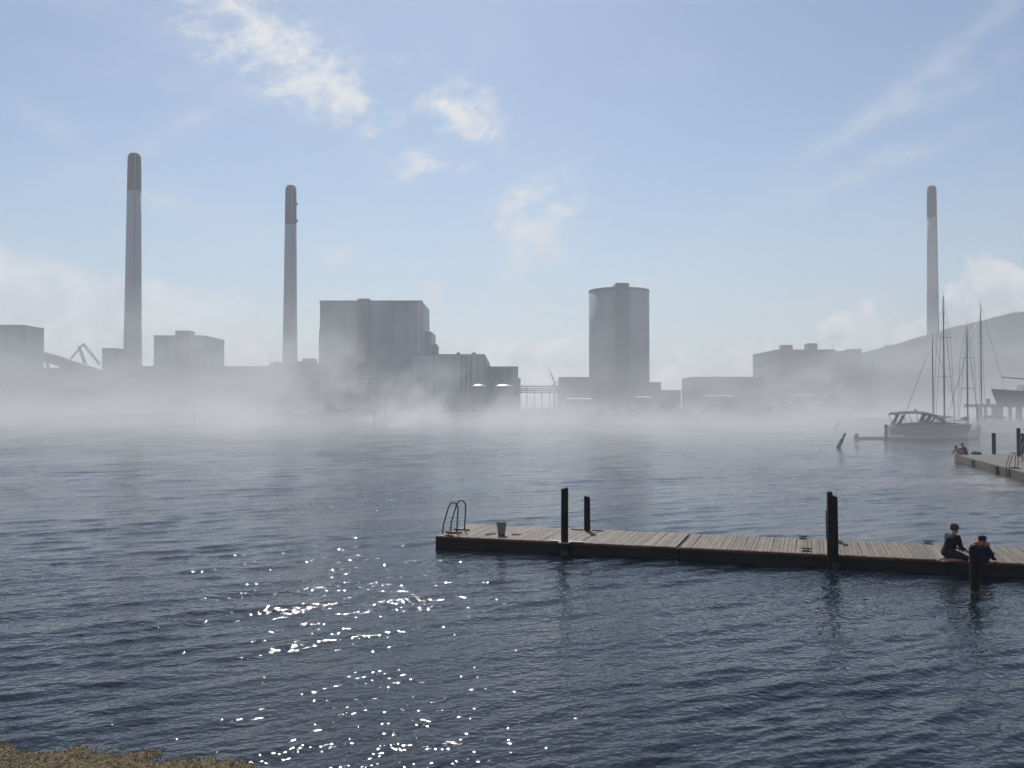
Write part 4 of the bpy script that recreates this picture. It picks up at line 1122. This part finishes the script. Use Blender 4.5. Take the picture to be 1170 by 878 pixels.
def figure(t, J, s=1.0, skin='skin', top=None, legs=None, shoes=None, sleeve=1.0, leg_len=1.0, hair='hair_dark', bun=False, long_hair=False, look=(1, 0, 0), fine=False):
    """J: joints in local space. s: overall girth."""
    j = {k: Vector(v) for k, v in J.items()}
    V, Ed = [], []
    def add(p, rx, ry=None, prev=None):
        V.append((Vector(p), rx * s, (ry or rx) * s)); i = len(V) - 1
        if prev is not None: Ed.append((prev, i))
        return i
    fw = Vector(look).normalized(); side = Vector((0, 0, 1)).cross(fw).normalized(); up = fw.cross(side)
    pel = add(j['pelvis'], 0.125, 0.115)
    sp = add(j['pelvis'].lerp(j['chest'], 0.5), 0.105, 0.12, pel)
    ch = add(j['chest'], 0.115, 0.135, sp)
    nb = add(j['neck'], 0.055, 0.055, ch)
    n2 = add(j['neck'].lerp(j['head'], 0.45), 0.050, 0.05, nb)
    hd = j['head']
    jaw = add(hd - up * 0.045 * s + fw * 0.012 * s, 0.068, 0.072, n2)
    cr = add(hd + up * 0.03 * s, 0.088, 0.088, jaw)
    add(hd + up * 0.085 * s - fw * 0.01 * s, 0.060, 0.062, cr)
    nz = add(hd - up * 0.012 * s + fw * 0.095 * s, 0.014, 0.014, jaw)
    for sd_ in ('l', 'r'):
        a = add(j['shoulder_' + sd_], 0.058, 0.06, ch)
        b = add(j['shoulder_' + sd_].lerp(j['elbow_' + sd_], 0.5), 0.046, 0.047, a)
        c = add(j['elbow_' + sd_], 0.038, 0.038, b)
        d = add(j['elbow_' + sd_].lerp(j['wrist_' + sd_], 0.4), 0.037, 0.036, c)
        e = add(j['wrist_' + sd_], 0.025, 0.027, d)
        hv = (j['wrist_' + sd_] - j['elbow_' + sd_]).normalized()
        if 'hand_' + sd_ in j: hv = (j['hand_' + sd_] - j['wrist_' + sd_]).normalized()
        pal = add(j['wrist_' + sd_] + hv * 0.065 * s, 0.026, 0.036, e)
        lat = hv.cross(Vector((0, 0, 1)));  lat = lat.normalized() if lat.length > 0.1 else Vector((0, 1, 0))
        dn = Vector((0, 0, -1)) if abs(hv.z) < 0.8 else Vector((1, 0, 0))
        for k_, ln in enumerate((0.062, 0.074, 0.068, 0.052)):
            o_ = lat * (0.030 - 0.020 * k_) * s
            q = add(j['wrist_' + sd_] + hv * 0.105 * s + o_, 0.0095, 0.0095, pal)
            q = add(j['wrist_' + sd_] + hv * (0.105 + ln * 0.55) * s + o_ * 1.1 + dn * 0.010 * s, 0.0088, 0.0088, q)
            add(j['wrist_' + sd_] + hv * (0.105 + ln * 0.9) * s + o_ * 1.1 + dn * 0.035 * s, 0.0075, 0.0075, q)
        q = add(j['wrist_' + sd_] + hv * 0.055 * s + lat * 0.048 * s, 0.011, 0.011, e)
        add(j['wrist_' + sd_] + hv * 0.095 * s + lat * 0.062 * s + dn * 0.012 * s, 0.0095, 0.0095, q)
        h_ = add(j['hip_' + sd_], 0.095, 0.095, pel)
        k1 = add(j['hip_' + sd_].lerp(j['knee_' + sd_], 0.5), 0.077, 0.077, h_)
        k2 = add(j['knee_' + sd_], 0.057, 0.057, k1)
        k3 = add(j['knee_' + sd_].lerp(j['ankle_' + sd_], 0.35), 0.054, 0.054, k2)
        k4 = add(j['ankle_' + sd_], 0.034, 0.034, k3)
        k5 = add(j['ankle_' + sd_].lerp(j['toe_' + sd_], 0.55), 0.034, 0.036, k4)
        add(j['toe_' + sd_], 0.022, 0.030, k5)
    body = put(skin_mesh('body', V, Ed, skin, 0.0065 if fine else 0.010), 'body', t)
    for e_ in (-1, 1):
        c = hd + up * 0.008 * s + fw * 0.083 * s + side * 0.031 * s * e_
        part(MB().lathe(c - Vector((0, 0, 0.010 * s)), [(0.002, 0), (0.009 * s, 0.005 * s), (0.011 * s, 0.010 * s), (0.009 * s, 0.015 * s), (0.002, 0.020 * s)], 8), 'eye', 'eye', t)
        c = hd - up * 0.005 * s - fw * 0.004 * s + side * 0.086 * s * e_
        part(MB().loft([[c + fw * (math.cos(a) * 0.018 * s) + up * (math.sin(a) * 0.03 * s) + side * e_ * w * s for a in np.linspace(0, 6.28, 9)[:-1]] for w in (-0.008, 0.012)]), 'ear', skin, t)
    # hair: a cap over the back and top of the head
    if hair:
        rings = []
        n = 16
        for k_ in range(9):
            ph = math.pi * (0.02 + 0.62 * k_ / 8); ring = []
            for i in range(n):
                a = 2 * math.pi * i / n
                rr = 0.104 * s * (1 + 0.05 * math.sin(5 * a + k_))
                front = max(0, math.cos(a)); ph2 = ph * (1 - 0.42 * front)
                ring.append(hd + up * (0.022 * s + rr * 1.08 * math.cos(ph2)) + fw * (rr * math.sin(ph2) * math.cos(a) - 0.012 * s) + side * (rr * 0.95 * math.sin(ph2) * math.sin(a)))
            rings.append(ring)
        hr = part(MB().loft(rings), 'hair', hair, t)
        if bun:
            c = hd + up * 0.085 * s - fw * 0.085 * s
            rg = [[c + up * (0.05 * s * math.cos(p_)) + fw * (0.055 * s * math.sin(p_) * math.cos(a) * (1 + .12 * math.sin(4 * a))) + side * (0.055 * s * math.sin(p_) * math.sin(a)) for a in np.linspace(0, 6.28, 13)[:-1]] for p_ in np.linspace(0.1, 3.04, 8)]
            part(MB().loft(rg), 'hair_bun', 'hair_brown', hr)
        if long_hair:
            part(MB().loft([[hd - fw * (0.06 + 0.03 * f) * s - up * (0.02 + 0.20 * f) * s + side * math.cos(a) * (0.085 - 0.02 * f) * s + fw * math.sin(a) * 0.045 * s for a in np.linspace(0, 6.28, 11)[:-1]] for f in np.linspace(0, 1, 6)]), 'hair_length', hair, hr)
    g = 1.13
    if top:
        V, Ed = [], []
        pel = add(j['pelvis'] + Vector((0, 0, 0.01)), 0.130 * g, 0.122 * g)
        sp = add(j['pelvis'].lerp(j['chest'], 0.5), 0.110 * g, 0.125 * g, pel)
        ch = add(j['chest'], 0.120 * g, 0.140 * g, sp)
        add(j['chest'].lerp(j['neck'], 0.75), 0.070, 0.075, ch)
        for sd_ in ('l', 'r'):
            a = add(j['shoulder_' + sd_], 0.064 * g, 0.066 * g, ch)
            if sleeve > 0:
                b = add(j['shoulder_' + sd_].lerp(j['elbow_' + sd_], min(0.55, sleeve)), 0.053 * g, 0.054 * g, a)
            if sleeve > 0.6:
                c = add(j['elbow_' + sd_], 0.045 * g, 0.046 * g, b)
                add(j['elbow_' + sd_].lerp(j['wrist_' + sd_], 0.88), 0.035 * g, 0.036 * g, c)
        put(skin_mesh('top', V, Ed, top), 'top', t)
    if legs:
        V, Ed = [], []
        pel = add(j['pelvis'] - Vector((0, 0, 0.005)), 0.135 * g, 0.125 * g)
        for sd_ in ('l', 'r'):
            h_ = add(j['hip_' + sd_], 0.102 * g, 0.102 * g, pel)
            k1 = add(j['hip_' + sd_].lerp(j['knee_' + sd_], 0.55), 0.084 * g, 0.084 * g, h_)
            if leg_len > 0.4:
                k2 = add(j['knee_' + sd_], 0.064 * g, 0.064 * g, k1)
            if leg_len > 0.6:
                add(j['knee_' + sd_].lerp(j['ankle_' + sd_], 0.9 * leg_len), 0.05 * g, 0.05 * g, k2)
        put(skin_mesh('trousers' if leg_len > 0.6 else 'shorts', V, Ed, legs), 'trousers' if leg_len > 0.6 else 'shorts', t)
    if shoes:
        for sd_ in ('l', 'r'):
            V, Ed = [], []
            a = add(j['ankle_' + sd_].lerp(j['toe_' + sd_], 0.05), 0.042, 0.042)
            b = add(j['ankle_' + sd_].lerp(j['toe_' + sd_], 0.6), 0.040, 0.043, a)
            add(j['toe_' + sd_], 0.028, 0.036, b)
            put(skin_mesh('shoe', V, Ed, shoes), 'shoe', t)
    return t


def pose(**k):
    out = {}
    for n_, v in k.items():
        if n_.endswith('_') : out[n_ + 'l'] = (v[0], v[1], v[2]); out[n_ + 'r'] = (v[0], -v[1], v[2])
        else: out[n_] = v
    return out


# kneeling adult in black
q = P(1086.5, 640, 21.75); q.z = DECK + 0.006
t = thing('person', tuple(q), 'kneeling person in black with hair bun on the jetty', 'person', 'people on the jetties', rz=R(14))
figure(t, pose(pelvis=(-0.075, 0, 0.235), chest=(0.02, 0, 0.475), neck=(0.075, 0, 0.625), head=(0.115, 0, 0.755),
               shoulder_=(0.05, 0.165, 0.575), elbow_=(0.10, 0.225, 0.355), wrist_=(0.27, 0.13, 0.29), hand_=(0.36, 0.11, 0.25),
               hip_=(-0.06, 0.095, 0.215), knee_=(0.30, 0.135, 0.095), ankle_=(-0.13, 0.085, 0.050), toe_=(-0.30, 0.075, 0.030)),
       s=1.0, top='cloth_black', legs='cloth_green', leg_len=0.5, hair='hair_dark', bun=True, look=(0.95, 0.1, -0.22), fine=True)

# child in cap and orange collar
q = P(1121.5, 640, 21.62); q.z = DECK + 0.006
t = thing('person', tuple(q), 'seated child in dark cap and orange life-vest collar on the jetty', 'person', 'people on the jetties', rz=R(38))
figure(t, pose(pelvis=(-0.05, 0, 0.105), chest=(0.0, 0, 0.285), neck=(0.03, 0, 0.405), head=(0.045, 0, 0.515),
               shoulder_=(0.02, 0.125, 0.355), elbow_=(0.10, 0.185, 0.22), wrist_=(0.24, 0.12, 0.23), hand_=(0.30, 0.11, 0.22),
               hip_=(-0.03, 0.075, 0.10), knee_=(0.24, 0.10, 0.20), ankle_=(0.40, 0.085, 0.055), toe_=(0.50, 0.095, 0.045)),
       s=0.83, top='cloth_navy', legs='cloth_navy', leg_len=0.95, shoes='cloth_black', hair='hair_dark', look=(0.98, 0.05, -0.12), fine=True)
hd = Vector((0.045, 0, 0.515))
cap = MB().loft([[hd + Vector((math.cos(a) * r_, math.sin(a) * r_, z)) for a in np.linspace(0, 6.28, 19)[:-1]] for r_, z in ((0.094, 0.03), (0.096, 0.055), (0.085, 0.09), (0.05, 0.112), (0.01, 0.118))])
cp = part(cap, 'cap', 'cloth_navy', t)
part(MB().loft([[hd + Vector((0.085 + 0.075 * f * math.cos(a_) - (1 - math.cos(a_)) * 0.06, 0.085 * math.sin(a_), 0.036 - 0.012 * f + dz_)) for f, dz_ in ((0, 0), (1, 0), (1, 0.006), (0, 0.006))] for a_ in np.linspace(-1.2, 1.2, 9)]), 'cap_peak', 'cloth_navy', cp)
rg = []
for a in np.linspace(-2.25, 2.25, 15):
    c = Vector((0.02 + 0.105 * math.cos(a), 0.135 * math.sin(a), 0.438 + 0.012 * math.cos(a)))
    o_ = Vector((math.cos(a), math.sin(a), 0))
    rg.append([c + o_ * (0.042 * math.cos(b)) + Vector((0, 0, 0.036 * math.sin(b))) for b in np.linspace(0, 6.28, 11)[:-1]])
part(MB().loft(rg), 'vest_collar', 'cloth_orange', t)
for s_ in (-1, 1):
    part(MB().loft([[(x_, 0.075 * s_ + 0.045 * math.cos(b), z_ + 0.0) if False else (x_ + 0.028 * math.sin(b), 0.08 * s_ + 0.05 * math.cos(b), z_) for b in np.linspace(0, 6.28, 11)[:-1]] for x_, z_ in ((0.115, 0.41), (0.135, 0.33), (0.125, 0.22), (0.11, 0.17))]), 'vest_front', 'cloth_orange', t)

# two bathers at the far corner of the pontoon
sit = dict(pelvis=(-0.06, 0, 0.12), chest=(0.04, 0, 0.38), neck=(0.11, 0, 0.525), head=(0.17, 0, 0.64), shoulder_=(0.09, 0.165, 0.475), elbow_=(0.20, 0.21, 0.27), wrist_=(0.36, 0.12, 0.32),
           hip_=(-0.03, 0.09, 0.12), knee_=(0.34, 0.13, 0.40), ankle_=(0.46, 0.11, 0.06), toe_=(0.62, 0.12, 0.03))
q = P(1097, 518, 66.0); q.z = D2 + 0.006
t = thing('person', tuple(q), 'bather in pink leaning forward at the corner of the broad pontoon', 'person', 'people on the jetties', rz=R(165))
figure(t, pose(**{**sit, 'chest': (0.09, 0, 0.34), 'neck': (0.19, 0, 0.455), 'head': (0.28, 0, 0.53), 'shoulder_': (0.16, 0.165, 0.415)}), s=1.04, skin='skin_tan', top='cloth_pink', sleeve=0.0, legs='cloth_pink', leg_len=0.3, hair='hair_brown', look=(0.8, 0, -0.5))
q = P(1102.5, 517.6, 66.3); q.z = D2 + 0.006
t = thing('person', tuple(q), 'bather in dark top sitting upright behind the one in pink', 'person', 'people on the jetties', rz=R(172))
figure(t, pose(**{**sit, 'head': (0.19, 0, 0.69), 'neck': (0.11, 0, 0.56), 'chest': (0.03, 0, 0.40), 'shoulder_': (0.07, 0.17, 0.50)}), s=1.06, skin='skin_tan', top='cloth_navy', sleeve=0.4, legs='cloth_navy', leg_len=0.5, hair='hair_dark', look=(1, 0.1, -0.1))
q = P(1115.5, 517.8, 66.0); q.z = D2
t = thing('bag', tuple(q), 'dark soft bag lying on the pontoon beside the bathers', 'bag')
part(MB().loft([[(x_, w * math.cos(a), 0.02 + max(0.0, h_ * (0.5 + 0.5 * math.sin(a)))) for a in np.linspace(0, 6.28, 13)[:-1]] for x_, w, h_ in ((-0.36, 0.06, 0.08), (-0.3, 0.17, 0.17), (-0.1, 0.2, 0.22), (0.1, 0.2, 0.17), (0.28, 0.16, 0.2), (0.36, 0.06, 0.08))]), 'body', 'cloth_black', t)
part(MB().tube([(-0.15, 0.05, 0.2), (-0.1, 0.12, 0.30), (0.05, 0.14, 0.31), (0.12, 0.06, 0.17)], 0.014, 6), 'handle', 'cloth_black', t)

# standing person at the right edge
q = P(1168.5, 528, 57.4); q.z = D2 + 0.006
t = thing('person', tuple(q), 'standing person in blue cut by the right picture edge', 'person', 'people on the jetties', rz=R(150))
figure(t, pose(pelvis=(0, 0, 0.98), chest=(0.01, 0, 1.30), neck=(0.0, 0, 1.50), head=(0.02, 0, 1.655), shoulder_=(0, 0.175, 1.44), elbow_=(-0.03, 0.225, 1.16), wrist_=(0.05, 0.22, 0.92),
               hip_=(0, 0.095, 0.93), knee_=(0.02, 0.10, 0.50), ankle_=(-0.01, 0.10, 0.075), toe_=(0.15, 0.13, 0.03)), s=1.08, skin='skin_tan', top='cloth_blue', sleeve=0.5, legs='cloth_blue', leg_len=0.45, hair='hair_dark', long_hair=True)


# ------------------------------------------------------------------ stony shore at the lower left
mat('shore_crust', (0.34, 0.25, 0.115), 0.95, 0.45, 11.0, col2=(0.11, 0.07, 0.045), bump=0.03, bscale=34)
mat('shore_grit', (0.62, 0.51, 0.27), 0.9, 0.3, 25, col2=(0.2, 0.13, 0.065), bump=0.004, bscale=80)
xs = np.linspace(-9, 1.0, 200); ys = np.linspace(7.6, 11.2, 80)
X, Y = np.meshgrid(xs, ys)
edge = np.interp(X, [-9, -6.2, -5.2, -4.6, -4.05, -3.5, -2.9, -2.55, 1], [11.3, 11.0, 10.85, 10.80, 10.68, 10.5, 10.28, 10.02, 8.5])
rg_ = np.random.default_rng(4)
N = np.zeros_like(X)
for lam, am in ((1.6, .05), (0.8, .035), (0.4, .025), (0.22, .018), (0.12, .012)):
    for _ in range(3):
        a = rg_.uniform(0, 6.28); k_ = 6.28 / lam
        N += am * 0.6 * np.sin(k_ * (math.cos(a) * X + math.sin(a) * Y) + rg_.uniform(0, 6.28) + 1.3 * np.sin(2.1 * X + rg_.uniform(0, 6)))
Z = (edge - Y) * 0.16 + N * 0.42 - 0.01
nx = len(xs)
m = MB().add(np.stack([X, Y, Z], -1).reshape(-1, 3).tolist(), [(j * nx + i, j * nx + i + 1, (j + 1) * nx + i + 1, (j + 1) * nx + i) for j in range(len(ys) - 1) for i in range(nx - 1)], True)
tag(m.build('shore', 'shore_crust'), 'brown crusted shore at the lower left corner', kind='structure')
m = MB()
for i in range(14000):
    xx = rg_.uniform(-7.2, -1.8); yy = rg_.uniform(9.2, 11.0)
    ix = int((xx + 9) / 10 * 199); iy = int((yy - 7.6) / 3.6 * 79)
    z = Z[iy, ix]
    if z < -0.02: continue
    r_ = 0.005 + 0.013 * rg_.random() ** 3
    c = np.array([xx, yy, z + r_ * 0.4])
    d = rg_.normal(size=(3,)) * 0.3
    vs = [c + r_ * np.array(k_) * (1 + 0.4 * rg_.normal()) for k_ in ((1, 0, 0), (0, 1, 0), (-1, 0, 0), (0, -1, 0), (0, 0, .8), (0, 0, -.8))]
    m.add(vs, [(0, 1, 4), (1, 2, 4), (2, 3, 4), (3, 0, 4), (1, 0, 5), (2, 1, 5), (3, 2, 5), (0, 3, 5)])
tag(m.build('gravel', 'shore_grit'), 'fine shell grit and pebbles over the near shore', kind='stuff')
